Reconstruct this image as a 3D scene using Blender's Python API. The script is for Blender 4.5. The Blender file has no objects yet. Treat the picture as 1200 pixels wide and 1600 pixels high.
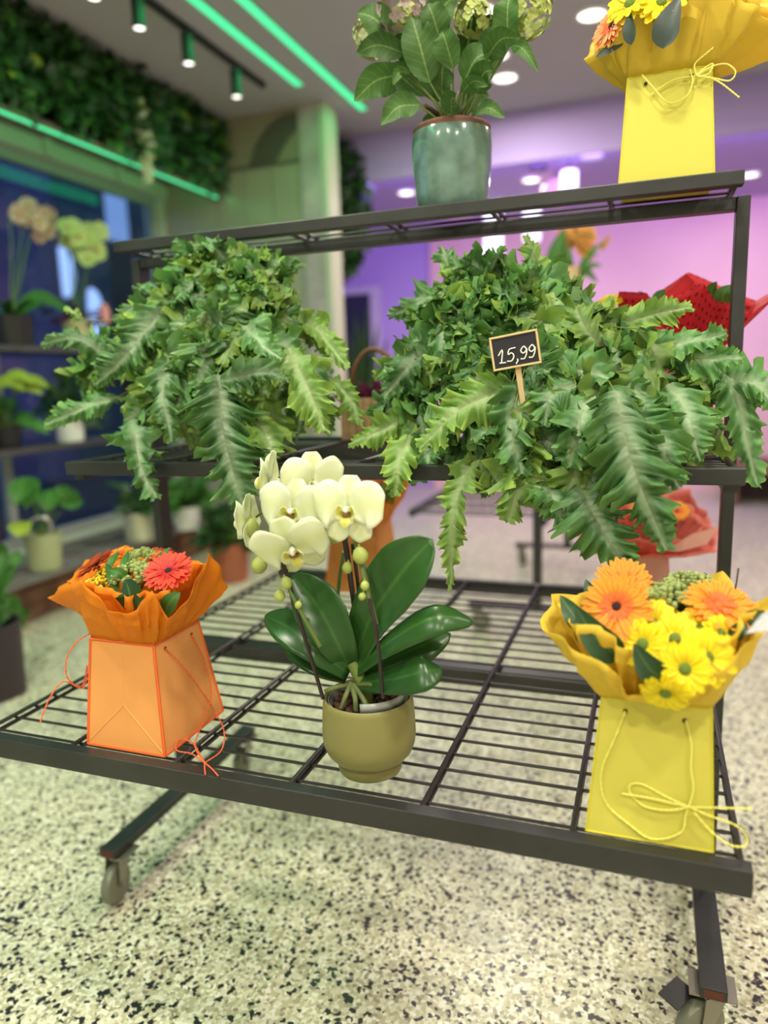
import bpy, math, random
import numpy as np

# ------------------------------------------------------------------ camera, world, exposure
SC = bpy.context.scene
COL = SC.collection
CAM = np.array([0.5108, -1.5189, 1.1971])
YAW, PITCH, ROLL, FPX = 0.3503, -0.1792, -0.0325, 1143.7


def cam_axes():
    cy, sy, cp, sp = math.cos(YAW), math.sin(YAW), math.cos(PITCH), math.sin(PITCH)
    cr, sr = math.cos(ROLL), math.sin(ROLL)
    r = np.array([cy, sy, 0.0]); f = np.array([-sy * cp, cy * cp, sp]); u = np.cross(r, f)
    return cr * r + sr * u, -sr * r + cr * u, f


RGT, UPV, FWD = cam_axes()
cd = bpy.data.cameras.new('camera'); cam = bpy.data.objects.new('camera', cd); COL.objects.link(cam)
from mathutils import Matrix, Vector
M4 = Matrix.Identity(4)
for i in range(3):
    M4[i][0] = RGT[i]; M4[i][1] = UPV[i]; M4[i][2] = -FWD[i]; M4[i][3] = CAM[i]
cam.matrix_world = M4
cd.sensor_fit = 'HORIZONTAL'; cd.sensor_width = 36.0; cd.lens = FPX / 1200 * 36
cd.clip_start = 0.05; cd.clip_end = 100
cd.dof.use_dof = True; cd.dof.focus_distance = 1.2; cd.dof.aperture_fstop = 1.9
SC.camera = cam
SC.view_settings.view_transform = 'Standard'; SC.view_settings.look = 'None'
SC.view_settings.gamma = 1.0; SC.view_settings.use_curve_mapping = False
SC.view_settings.exposure = 0.0
wd = bpy.data.worlds.new('world'); SC.world = wd; wd.use_nodes = True
wd.node_tree.nodes['Background'].inputs[0].default_value = (0.30, 0.50, 0.95, 1)
wd.node_tree.nodes['Background'].inputs[1].default_value = 0.75


def lamp(name, kind, loc, energy, color=(1, 1, 1), size=0.1, rot=(0, 0, 0), size_y=None, spot=None):
    d = bpy.data.lights.new(name, kind); d.energy = energy; d.color = color
    if kind == 'AREA':
        d.size = size
        if size_y: d.shape = 'RECTANGLE'; d.size_y = size_y
        else: d.shape = 'DISK'
    else:
        d.shadow_soft_size = size
    if spot: d.spot_size = math.radians(spot); d.spot_blend = 0.8
    o = bpy.data.objects.new(name, d); COL.objects.link(o); o.location = loc; o.rotation_euler = rot
    return o


WARM = (1.0, 0.93, 0.78)
H = 3.0          # ceiling of the shop front
HP = 2.72        # lower purple ceiling at the back
DOWN = [(0.17, 2.75), (-0.39, 3.36), (-0.38, 3.02), (-0.35, 2.47), (1.6, 2.2), (2.3, 0.4),
        (-1.0, -0.9), (0.3, -1.0), (1.6, -1.1), (-1.0, -2.4), (0.3, -2.5), (1.6, -2.6), (0.95, 0.75), (-0.55, 0.6), (2.6, -1.0)]
LIT = {6: 58, 7: 48, 8: 55, 9: 58, 10: 58, 11: 58, 12: 34, 13: 34}
for k, (x, y) in enumerate(DOWN):
    lamp('downlight_lamp', 'AREA', (x, y, H - 0.03), LIT.get(k, 26) * 0.47, WARM, 0.16)
# purple strip light of the back room
lamp('purple_cove_lamp', 'AREA', (0.2, 4.012, 2.700), 62, (0.40, 0.20, 1.0), 5.4, (math.radians(84), 0, 0), 0.03)
# light of the green strips themselves
for x, y0, y1 in ((-1.578, -2.0, 2.93), (-1.37, -2.0, 3.48)):
    lamp('green_strip_lamp', 'AREA', (x, .5 * (y0 + y1), H - .016), 13, (0.02, 1.0, 0.25), .045, (0, 0, 0), y1 - y0)
lamp('green_strip_lamp', 'AREA', (-2.366, .1, 2.495), 9, (0.02, 1.0, 0.25), .03, (0, math.radians(-60), 0), 6.2)
lamp('green_strip_lamp', 'AREA', (-2.425, .1, 2.55), 5, (0.02, 1.0, 0.25), .11, (0, math.radians(75), 0), 6.2)

# ------------------------------------------------------------------ pixel rays (1200 x 1600 photo frame)


def ray(u, v):
    return FWD + RGT * (u - 600) / FPX - UPV * (v - 800) / FPX


def ZP(u, v, z): d = ray(u, v); return CAM + d * ((z - CAM[2]) / d[2])
def YP(u, v, y): d = ray(u, v); return CAM + d * ((y - CAM[1]) / d[1])
def XP(u, v, x): d = ray(u, v); return CAM + d * ((x - CAM[0]) / d[0])


def nrm(a):
    a = np.asarray(a, float); return a / max(1e-9, np.linalg.norm(a))


# ------------------------------------------------------------------ materials
MATS = {}


def _new(name):
    m = bpy.data.materials.new(name); m.use_nodes = True
    return m, m.node_tree.nodes, m.node_tree.links, m.node_tree.nodes['Principled BSDF']


def mat(name, col, rough=0.5, metal=0.0, var=0.0, scale=8.0, bump=0.0, bscale=60.0, emit=None, estr=0.0, trans=0.0, coat=0.0, spec=0.5, alpha=1.0):
    if name in MATS: return MATS[name]
    m, N, L, b = _new(name)
    b.inputs['Base Color'].default_value = (*col, 1); b.inputs['Roughness'].default_value = rough
    b.inputs['Metallic'].default_value = metal; b.inputs['Coat Weight'].default_value = coat
    b.inputs['Specular IOR Level'].default_value = spec
    if trans: b.inputs['Transmission Weight'].default_value = trans
    tc = N.new('ShaderNodeTexCoord')
    if var:
        n = N.new('ShaderNodeTexNoise'); n.inputs['Scale'].default_value = scale; n.inputs['Detail'].default_value = 4
        r = N.new('ShaderNodeValToRGB')
        r.color_ramp.elements[0].position = 0.3; r.color_ramp.elements[1].position = 0.7
        r.color_ramp.elements[0].color = (*[max(0, c * (1 - var)) for c in col], 1)
        r.color_ramp.elements[1].color = (*[min(1, c * (1 + var)) for c in col], 1)
        L.new(tc.outputs['Object'], n.inputs['Vector']); L.new(n.outputs['Fac'], r.inputs['Fac']); L.new(r.outputs['Color'], b.inputs['Base Color'])
    if bump:
        n2 = N.new('ShaderNodeTexNoise'); n2.inputs['Scale'].default_value = bscale; n2.inputs['Detail'].default_value = 3
        bp = N.new('ShaderNodeBump'); bp.inputs['Strength'].default_value = bump; bp.inputs['Distance'].default_value = 0.01
        L.new(tc.outputs['Object'], n2.inputs['Vector']); L.new(n2.outputs['Fac'], bp.inputs['Height']); L.new(bp.outputs['Normal'], b.inputs['Normal'])
    if emit:
        b.inputs['Emission Color'].default_value = (*emit, 1); b.inputs['Emission Strength'].default_value = estr
    MATS[name] = m
    return m


def leafmat(name, col, ribcol, edge=None, rough=0.45, ribw=0.12, soft=0.25, veins=0.0, transl=0.2, var=0.25, spec=0.4):
    """col away from the midrib, ribcol on it, edge towards the margin; attribute 'rib' runs 0..1 from midrib to margin, 'len' base to tip"""
    if name in MATS: return MATS[name]
    m, N, L, b = _new(name)
    a = N.new('ShaderNodeAttribute'); a.attribute_name = 'rib'
    r = N.new('ShaderNodeValToRGB'); e = r.color_ramp.elements
    e[0].position = 0.0; e[0].color = (*ribcol, 1)
    e[1].position = 1.0; e[1].color = (*(edge or col), 1)
    x = e.new(ribw); x.color = (*ribcol, 1) if soft > 0.15 else (*[0.5 * (p + q) for p, q in zip(ribcol, col)], 1)
    x = e.new(min(0.95, ribw + soft)); x.color = (*col, 1)
    L.new(a.outputs['Fac'], r.inputs['Fac'])
    tc = N.new('ShaderNodeTexCoord'); n = N.new('ShaderNodeTexNoise'); n.inputs['Scale'].default_value = 22; n.inputs['Detail'].default_value = 3
    L.new(tc.outputs['Object'], n.inputs['Vector'])
    oi = N.new('ShaderNodeObjectInfo')
    ad = N.new('ShaderNodeMath'); ad.operation = 'ADD'; L.new(n.outputs['Fac'], ad.inputs[0]); L.new(oi.outputs['Random'], ad.inputs[1])
    mr = N.new('ShaderNodeMapRange'); mr.inputs['From Min'].default_value = 0.4; mr.inputs['From Max'].default_value = 1.6
    mr.inputs['To Min'].default_value = 1 - var; mr.inputs['To Max'].default_value = 1 + var
    L.new(ad.outputs[0], mr.inputs['Value'])
    val = mr.outputs['Result']
    if veins:
        al = N.new('ShaderNodeAttribute'); al.attribute_name = 'len'
        m1 = N.new('ShaderNodeMath'); m1.operation = 'MULTIPLY'; m1.inputs[1].default_value = 0.16; L.new(a.outputs['Fac'], m1.inputs[0])
        m2 = N.new('ShaderNodeMath'); m2.operation = 'SUBTRACT'; L.new(al.outputs['Fac'], m2.inputs[0]); L.new(m1.outputs[0], m2.inputs[1])
        m3 = N.new('ShaderNodeMath'); m3.operation = 'MULTIPLY'; m3.inputs[1].default_value = 9.0; L.new(m2.outputs[0], m3.inputs[0])
        m4 = N.new('ShaderNodeMath'); m4.operation = 'PINGPONG'; m4.inputs[1].default_value = 0.5; L.new(m3.outputs[0], m4.inputs[0])
        m5 = N.new('ShaderNodeMapRange'); m5.inputs['From Min'].default_value = 0.0; m5.inputs['From Max'].default_value = 0.09
        m5.inputs['To Min'].default_value = 1 + veins; m5.inputs['To Max'].default_value = 1.0; L.new(m4.outputs[0], m5.inputs['Value'])
        m6 = N.new('ShaderNodeMath'); m6.operation = 'MULTIPLY'; L.new(val, m6.inputs[0]); L.new(m5.outputs['Result'], m6.inputs[1]); val = m6.outputs[0]
    mx = N.new('ShaderNodeVectorMath'); mx.operation = 'SCALE'; L.new(r.outputs['Color'], mx.inputs[0]); L.new(val, mx.inputs['Scale'])
    L.new(mx.outputs[0], b.inputs['Base Color'])
    b.inputs['Roughness'].default_value = rough; b.inputs['Specular IOR Level'].default_value = spec
    if transl:
        t = N.new('ShaderNodeBsdfTranslucent'); L.new(mx.outputs[0], t.inputs['Color'])
        ms = N.new('ShaderNodeMixShader'); ms.inputs[0].default_value = transl
        L.new(b.outputs[0], ms.inputs[1]); L.new(t.outputs[0], ms.inputs[2]); L.new(ms.outputs[0], N['Material Output'].inputs['Surface'])
    MATS[name] = m
    return m


def floor_mat():
    m, N, L, b = _new('terrazzo')
    tc = N.new('ShaderNodeTexCoord')
    nz = N.new('ShaderNodeTexNoise'); nz.inputs['Scale'].default_value = 160; L.new(tc.outputs['Object'], nz.inputs['Vector'])
    vm = N.new('ShaderNodeVectorMath'); vm.operation = 'MULTIPLY_ADD'; vm.inputs[1].default_value = (0.008, 0.008, 0.0)
    L.new(nz.outputs['Color'], vm.inputs[0]); L.new(tc.outputs['Object'], vm.inputs[2])

    def vor(scale):
        v = N.new('ShaderNodeTexVoronoi'); v.inputs['Scale'].default_value = scale; L.new(vm.outputs[0], v.inputs['Vector'])
        s = N.new('ShaderNodeSeparateColor'); L.new(v.outputs['Color'], s.inputs[0]); return v, s
    v1, s1 = vor(140); v2, s2 = vor(112)
    r1 = N.new('ShaderNodeValToRGB'); r1.color_ramp.interpolation = 'CONSTANT'; e = r1.color_ramp.elements
    cols = [(0.0, (0.52, 0.485, 0.33)), (0.3, (0.67, 0.645, 0.48)), (0.62, (0.80, 0.785, 0.655)), (0.8, (0.41, 0.38, 0.24)), (0.9, (0.30, 0.27, 0.19))]
    e[0].color = (*cols[0][1], 1); e[1].position = cols[1][0]; e[1].color = (*cols[1][1], 1)
    for p, c in cols[2:]: x = e.new(p); x.color = (*c, 1)
    L.new(s1.outputs[0], r1.inputs['Fac'])
    r2 = N.new('ShaderNodeValToRGB'); r2.color_ramp.interpolation = 'CONSTANT'; e = r2.color_ramp.elements
    e[0].color = (1, 1, 1, 1); e[1].position = 0.145; e[1].color = (0, 0, 0, 1); L.new(s2.outputs[1], r2.inputs['Fac'])
    mx = N.new('ShaderNodeMix'); mx.data_type = 'RGBA'; L.new(r2.outputs['Color'], mx.inputs['Factor'])
    L.new(r1.outputs['Color'], mx.inputs['A']); mx.inputs['B'].default_value = (0.022, 0.020, 0.024, 1)
    L.new(mx.outputs['Result'], b.inputs['Base Color']); b.inputs['Roughness'].default_value = 0.3
    b.inputs['Specular IOR Level'].default_value = 0.5
    return m


def glass_mat(name, tint=(0.8, 0.86, 1.0)):
    m, N, L, b = _new(name)
    t = N.new('ShaderNodeBsdfTransparent'); t.inputs['Color'].default_value = (*tint, 1)
    g = N.new('ShaderNodeBsdfGlossy'); g.inputs['Roughness'].default_value = 0.02
    mx = N.new('ShaderNodeMixShader'); mx.inputs[0].default_value = 0.035
    L.new(t.outputs[0], mx.inputs[1]); L.new(g.outputs[0], mx.inputs[2])
    L.new(mx.outputs[0], N['Material Output'].inputs['Surface'])
    MATS[name] = m
    return m


def paper_mat(name, col, dots=None, transl=0.25, rough=0.6):
    if name in MATS: return MATS[name]
    m, N, L, b = _new(name)
    b.inputs['Base Color'].default_value = (*col, 1); b.inputs['Roughness'].default_value = rough; b.inputs['Specular IOR Level'].default_value = 0.3
    src = None
    if dots:
        at = N.new('ShaderNodeAttribute'); at.attribute_name = 'len'; ar = N.new('ShaderNodeAttribute'); ar.attribute_name = 'rib'

        def tri(o, k):
            x = N.new('ShaderNodeMath'); x.operation = 'MULTIPLY'; x.inputs[1].default_value = k; L.new(o, x.inputs[0])
            y = N.new('ShaderNodeMath'); y.operation = 'PINGPONG'; y.inputs[1].default_value = 0.5; L.new(x.outputs[0], y.inputs[0])
            z = N.new('ShaderNodeMath'); z.operation = 'POWER'; z.inputs[1].default_value = 2.0; L.new(y.outputs[0], z.inputs[0]); return z
        a1, a2 = tri(at.outputs['Fac'], 46), tri(ar.outputs['Fac'], 8)
        s = N.new('ShaderNodeMath'); s.operation = 'ADD'; L.new(a1.outputs[0], s.inputs[0]); L.new(a2.outputs[0], s.inputs[1])
        lt = N.new('ShaderNodeMath'); lt.operation = 'LESS_THAN'; lt.inputs[1].default_value = 0.045; L.new(s.outputs[0], lt.inputs[0])
        mx = N.new('ShaderNodeMix'); mx.data_type = 'RGBA'; L.new(lt.outputs[0], mx.inputs['Factor']); mx.inputs['A'].default_value = (*col, 1); mx.inputs['B'].default_value = (*dots, 1)
        L.new(mx.outputs['Result'], b.inputs['Base Color']); src = mx.outputs['Result']
    t = N.new('ShaderNodeBsdfTranslucent'); t.inputs['Color'].default_value = (*col, 1)
    if src: L.new(src, t.inputs['Color'])
    ms = N.new('ShaderNodeMixShader'); ms.inputs[0].default_value = transl
    L.new(b.outputs[0], ms.inputs[1]); L.new(t.outputs[0], ms.inputs[2]); L.new(ms.outputs[0], N['Material Output'].inputs['Surface'])
    MATS[name] = m
    return m


# ------------------------------------------------------------------ mesh building
ORI = {}


class G:
    def __init__(self): self.V = []; self.F = []; self.R = []; self.S = []; self.n = 0

    def add(self, v, f, rib=None, ln=None):
        v = np.asarray(v, float).reshape(-1, 3); k = len(v)
        self.V.append(v); self.F += [tuple(i + self.n for i in q) for q in f]
        self.R.append(np.zeros(k) if rib is None else np.asarray(rib, float).ravel())
        self.S.append(np.zeros(k) if ln is None else np.asarray(ln, float).ravel()); self.n += k
        return self

    def box(self, lo, hi):
        (a, b, c), (d, e, f) = lo, hi
        v = [(a, b, c), (d, b, c), (d, e, c), (a, e, c), (a, b, f), (d, b, f), (d, e, f), (a, e, f)]
        return self.add(v, [(0, 3, 2, 1), (4, 5, 6, 7), (0, 1, 5, 4), (1, 2, 6, 5), (2, 3, 7, 6), (3, 0, 4, 7)])

    def hexa(self, bot, top):
        return self.add(list(bot) + list(top), [(0, 3, 2, 1), (4, 5, 6, 7), (0, 1, 5, 4), (1, 2, 6, 5), (2, 3, 7, 6), (3, 0, 4, 7)])

    def sheet(self, P, rib=None, ln=None, closed=False):
        P = np.asarray(P, float); a, b = P.shape[:2]; f = []
        for i in range(a - 1):
            for j in range(b if closed else b - 1):
                k = (j + 1) % b; f.append((i * b + j, i * b + k, (i + 1) * b + k, (i + 1) * b + j))
        return self.add(P.reshape(-1, 3), f, rib, ln)

    def tube(self, pts, r, n=8, cap=True):
        P = np.asarray(pts, float); m = len(P); r = np.broadcast_to(np.asarray(r, float), (m,))
        T = np.gradient(P, axis=0); T /= np.maximum(1e-9, np.linalg.norm(T, axis=1))[:, None]
        h = np.array([0, 0, 1.0]) if abs(T[0][2]) < 0.9 else np.array([1.0, 0, 0])
        x = nrm(np.cross(T[0], h)); rows = []
        for i in range(m):
            x = nrm(x - T[i] * (x @ T[i])); y = np.cross(T[i], x)
            a = np.arange(n) * 2 * math.pi / n
            rows.append(P[i] + r[i] * (np.cos(a)[:, None] * x + np.sin(a)[:, None] * y))
        base = self.n; self.sheet(np.array(rows), closed=True, ln=np.repeat(np.linspace(0, 1, m), n))
        if cap:
            self.F.append(tuple(base + n - 1 - i for i in range(n))); self.F.append(tuple(base + (m - 1) * n + i for i in range(n)))
        return self

    def lathe(self, prof, c, n=32, axis=(0, 0, 1), xa=None):
        ax = nrm(axis); x = nrm(np.cross(ax, (0, 1, 0.01))) if xa is None else nrm(xa); y = np.cross(ax, x); c = np.asarray(c, float)
        a = np.arange(n) * 2 * math.pi / n; d = np.cos(a)[:, None] * x + np.sin(a)[:, None] * y
        return self.sheet(np.array([c + ax * z + d * r for r, z in prof]), closed=True)

    def ball(self, c, r, n=8, m=5, sq=(1, 1, 1), ax=(0, 0, 1)):
        az = nrm(ax); x = nrm(np.cross(az, (0.3, 1, 0.2))); y = np.cross(az, x); c = np.asarray(c, float); rows = []
        for i in range(m + 1):
            t = math.pi * i / m; rr = max(1e-4, math.sin(t)); a = np.arange(n) * 2 * math.pi / n
            rows.append(c + r * (az * (-math.cos(t)) * sq[2] + rr * (np.cos(a)[:, None] * x * sq[0] + np.sin(a)[:, None] * y * sq[1])))
        return self.sheet(np.array(rows), closed=True)

    def build(self, name, m, parent=None, smooth=True, label=None, bevel=0, kind=None, origin=None, solid=0, angle=40):
        V = np.concatenate(self.V)
        if parent is not None: o0 = ORI[parent]
        else: o0 = np.asarray(origin, float) if origin is not None else np.array([*(0.5 * (V.min(0) + V.max(0)))[:2], V[:, 2].min()])
        me = bpy.data.meshes.new(name); me.from_pydata((V - o0).tolist(), [], self.F); me.update()
        for nm, dat in (('rib', self.R), ('len', self.S)):
            d = np.concatenate(dat)
            if d.any(): me.attributes.new(nm, 'FLOAT', 'POINT').data.foreach_set('value', d.astype(np.float32))
        if smooth:
            me.polygons.foreach_set('use_smooth', [True] * len(me.polygons)); me.set_sharp_from_angle(angle=math.radians(angle))
        me.materials.append(m)
        o = bpy.data.objects.new(name, me); COL.objects.link(o)
        if parent is not None: o.parent = parent
        else: o.location = o0
        ORI[o] = o0
        if label: o['label'] = label
        if kind: o['kind'] = kind
        if bevel:
            b = o.modifiers.new('bevel', 'BEVEL'); b.width = bevel; b.segments = 2; b.limit_method = 'ANGLE'
        if solid:
            s = o.modifiers.new('thickness', 'SOLIDIFY'); s.thickness = solid; s.offset = 0
        return o


def thing(name, label, cat, loc, group=None, rz=0):
    o = bpy.data.objects.new(name, None); COL.objects.link(o); o.location = loc; o.rotation_euler = (0, 0, rz)
    o.empty_display_size = 0.05
    o['label'] = label; o['category'] = cat
    if group: o['group'] = group
    ORI[o] = np.asarray(loc, float)
    return o


def tag(o, label, cat, group=None):
    o['label'] = label; o['category'] = cat
    if group: o['group'] = group
    return o


def struct(o): o['kind'] = 'structure'; return o


def clone(src, off, parent):
    c = src.copy(); COL.objects.link(c); c.parent = parent; c.location = Vector(src.location) + Vector(off)
    ORI[c] = ORI[src]
    return c


def copy_tree(o, parent=None):
    c = o.copy(); COL.objects.link(c); c.parent = parent
    for ch in o.children: copy_tree(ch, c)
    return c


def spline(pts, n, closed=False):
    P = np.asarray(pts, float); m = len(P)
    if m == 2 and not closed: t = np.linspace(0, 1, n)[:, None]; return P[0] * (1 - t) + P[1] * t
    out = []; segs = m if closed else m - 1
    for q in range(n):
        t = q / (n if closed else n - 1) * segs; i = min(int(t), segs - 1); f = t - i
        g = (lambda k: P[k % m]) if closed else (lambda k: P[k] if 0 <= k < m else (2 * P[0] - P[1] if k < 0 else 2 * P[-1] - P[-2]))
        a, b, c, d = g(i - 1), g(i), g(i + 1), g(i + 2)
        out.append(0.5 * (2 * b + (c - a) * f + (2 * a - 5 * b + 4 * c - d) * f * f + (3 * b - a - 3 * c + d) * f ** 3))
    return np.array(out)


def frames(P, hint):
    T = np.gradient(P, axis=0); T /= np.maximum(1e-9, np.linalg.norm(T, axis=1))[:, None]
    Nn = np.broadcast_to(np.asarray(hint, float), P.shape).copy()
    Nn = Nn - T * (Nn * T).sum(1)[:, None]; Nn /= np.maximum(1e-6, np.linalg.norm(Nn, axis=1))[:, None]
    return T, Nn, np.cross(T, Nn)


def blade(g, pts, hint, W, ns=10, nt=5, shape='leaf', cup=0.15, wave=0.0, nw=3, ph=0.0, teeth=0.0):
    """leaf or petal: ribbon of half width W along pts, facing hint"""
    P = spline(pts, ns); T, Nn, S = frames(P, hint); s = np.linspace(0, 1, ns)
    if shape == 'leaf': w = np.sin(np.pi * np.clip(s, 0, 1) ** 0.75) ** 0.8
    elif shape == 'oval': w = np.clip(np.sin(np.pi * np.clip(s * 0.97 + 0.02, 0, 1)), 0, 1) ** 0.55
    elif shape == 'strap': w = np.clip(0.35 + 1.6 * s, 0, 1) * np.clip((1 - s) * 5 + .12, 0, 1) ** 0.5
    elif shape == 'orchid': w = np.clip(0.42 + 1.1 * s, 0, 1) * np.clip((1 - s) * 3.2, 0, 1) ** 0.55
    elif shape == 'fan': w = np.clip(np.sin(np.pi * np.clip(s * 0.86 + 0.06, 0, 1) ** 1.25), 0, 1) ** 0.6
    elif shape == 'grass': w = np.clip((1 - s), 0, 1) ** 0.6
    w = np.maximum(w, 0.015) * W
    if teeth: w = w * (1 + teeth * (np.abs(((s * 14) % 1) - 0.5) - 0.25))
    t = np.linspace(-1, 1, nt)
    Q = P[:, None] + S[:, None] * (w[:, None] * t)[:, :, None]
    z = cup * w[:, None] * (t[None] ** 2) + wave * W * np.abs(t)[None] ** 1.5 * np.sin(2 * np.pi * nw * s + ph)[:, None] * np.where(t > 0, 1, -0.8)[None]
    Q = Q + Nn[:, None] * z[:, :, None]
    g.sheet(Q, rib=np.broadcast_to(np.abs(t), (ns, nt)) + 1e-4, ln=np.broadcast_to(s[:, None], (ns, nt)))


def frond(g, pts, hint, W, nl=8, seed=0, ruf=1.0, ns=None, sweep=0.38, nt=6):
    """ruffled, lobed blue-star fern blade: blunt toothed lobes, each pleated and twisted on its own"""
    rg = np.random.RandomState(seed); ns = ns or nl * 13
    P = spline(pts, ns); T, Nn, S = frames(P, hint); s = np.linspace(0, 1, ns)
    tw = (.45 * np.sin(2 * np.pi * (rg.uniform(.7, 1.6) * s + rg.rand())))[:, None]; Nn, S = Nn * np.cos(tw) + S * np.sin(tw), S * np.cos(tw) - Nn * np.sin(tw)
    env = W * np.clip(s / 0.14, 0.30, 1) ** 0.6 * (1 - 0.90 * s ** 2.2) ** 0.8
    t = np.linspace(0, 1, nt)
    for side in (-1, 1):
        x = nl * s + rg.rand(); k = np.floor(x).astype(int); f = x - k - .5
        R = lambda lo, hi: rg.uniform(lo, hi, nl + 3)[k]
        prof = np.clip(1 - np.abs(2 * f) ** 2.6, 0, 1) ** 0.5
        tooth = 1 + 0.15 * np.cos(2 * np.pi * 3 * f + R(-.8, .8)) * prof + 0.04 * np.cos(2 * np.pi * 6.3 * f)
        w = env * R(.74, 1.24) * (0.42 + 0.58 * prof) * tooth
        phi = sweep + 0.30 * s + R(-.16, .16) * prof
        D = side * S * np.cos(phi)[:, None] + T * np.sin(phi)[:, None]
        tt = t[None]
        z = (R(-.10, .30) * ruf * np.cos(2 * np.pi * f))[:, None] * tt ** 1.1
        z = z + (R(-.75, .75) * ruf * f)[:, None] * tt ** 1.8
        z = z + (R(-.55, .40) * prof)[:, None] * tt ** 2.4 * ruf
        z = z + .20 * ruf * np.sin(2 * np.pi * 2 * f + R(0, 6))[:, None] * tt ** 2.5 + .12 * np.sin(np.pi * np.clip(tt * 1.5, 0, 1))
        sh = (R(-.25, .25) * prof)[:, None] * tt ** 2
        Q = P[:, None] + D[:, None] * (w[:, None] * tt * (1 - .12 * tt * tt))[:, :, None] + Nn[:, None] * (z * env[:, None])[:, :, None] + T[:, None] * (sh * env[:, None])[:, :, None]
        g.sheet(Q, rib=np.broadcast_to(tt, (ns, nt)) * (0.72 + 0.28 * prof[:, None]) + 1e-4, ln=np.broadcast_to(s[:, None], (ns, nt)))


# shared materials
M_rack = mat('rack_paint', (0.020, 0.021, 0.021), 0.42, 0.0, 0.35, 9, 0.05, 40)
M_wire = mat('wire_paint', (0.022, 0.019, 0.020), 0.38, 0.0, 0.3, 14)
M_fern = leafmat('fern_leaf', (0.078, 0.200, 0.066), (0.30, 0.41, 0.24), (0.135, 0.29, 0.070), 0.42, 0.04, 0.30, transl=0.22, var=0.36)
M_fern2 = leafmat('fern_leaf_light', (0.150, 0.285, 0.060), (0.31, 0.41, 0.18), (0.27, 0.41, 0.075), 0.42, 0.04, 0.30, transl=0.25, var=0.34)
M_stalk = mat('fern_stalk', (0.17, 0.23, 0.05), 0.5)
M_stem = mat('green_stem', (0.09, 0.17, 0.03), 0.5)
M_bark = mat('brown_bark', (0.07, 0.035, 0.018), 0.9, var=0.5, scale=40, bump=0.4, bscale=90)
M_terra = mat('terracotta_plastic', (0.36, 0.075, 0.03), 0.5)
M_gleaf = leafmat('glossy_leaf', (0.022, 0.078, 0.014), (0.05, 0.14, 0.025), None, 0.28, 0.03, 0.10, transl=0.08, var=0.15)
M_dleaf = leafmat('dark_leaf', (0.020, 0.062, 0.018), (0.10, 0.16, 0.05), None, 0.38, 0.04, 0.08, transl=0.10)
M_mleaf = leafmat('mid_leaf', (0.055, 0.17, 0.03), (0.14, 0.27, 0.06), None, 0.45, 0.05, 0.15, transl=0.2)
M_yleaf = leafmat('yellow_green_leaf', (0.30, 0.38, 0.04), (0.35, 0.42, 0.08), None, 0.5, 0.05, 0.2)
M_hleaf = leafmat('hydrangea_leaf', (0.066, 0.150, 0.034), (0.24, 0.35, 0.10), (0.058, 0.135, 0.030), 0.5, 0.035, 0.05, veins=0.55, transl=0.22, var=0.2)
M_white = mat('white_plastic', (0.75, 0.75, 0.70), 0.4)
M_black = mat('black_plastic', (0.012, 0.011, 0.013), 0.4)

# ------------------------------------------------------------------ the room
XW = -2.85                      # plane of the window wall
M_floor = floor_mat()
M_ceil = mat('ceiling_paint', (0.46, 0.43, 0.475), 0.8)  # faint purple tint stands for bounced purple light
M_wall = mat('wall_paint', (0.70, 0.66, 0.60), 0.8)
M_pink = mat('pink_wall_paint', (0.86, 0.55, 0.54), 0.7, var=0.04, scale=2)
M_purple = mat('purple_lit_wall', (0.50, 0.36, 0.70), 0.7)  # purple light on this wall is put into its colour
M_pceil = mat('purple_lit_ceiling', (0.42, 0.31, 0.66), 0.7)  # the back ceiling's purple lighting is mixed into its base colour
M_cream = mat('cream_panel', (0.33, 0.31, 0.22), 0.22, var=0.06, scale=3)
M_mural = mat('mural_cream', (0.28, 0.24, 0.16), 0.5, var=0.06)
M_gray = mat('mural_grey', (0.10, 0.09, 0.07), 0.5)
M_marble = mat('pillar_marble', (0.44, 0.36, 0.36), 0.25, var=0.22, scale=5)
M_trimc = mat('cream_trim', (0.50, 0.50, 0.38), 0.5)
M_lint = mat('lintel_paint', (0.50, 0.56, 0.46), 0.5)
M_brown = mat('brown_soffit', (0.16, 0.13, 0.10), 0.7)
M_frame = mat('window_frame_paint', (0.30, 0.34, 0.30), 0.5)
M_glass = glass_mat('window_glass', (0.85, 0.9, 0.98))
M_green = mat('green_led', (0.1, 0.8, 0.4), 0.5, emit=(0.07, 0.86, 0.36), estr=1.05)
M_lampw = mat('lamp_white', (1, 1, 1), 0.5, emit=(1.0, 0.96, 0.88), estr=3.0)
M_lampc = mat('lamp_cool', (1, 1, 1), 0.5, emit=(0.92, 0.97, 1.0), estr=1.4)
M_lampp = mat('lamp_purple', (1, 1, 1), 0.5, emit=(0.45, 0.28, 1.0), estr=2.0)

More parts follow.
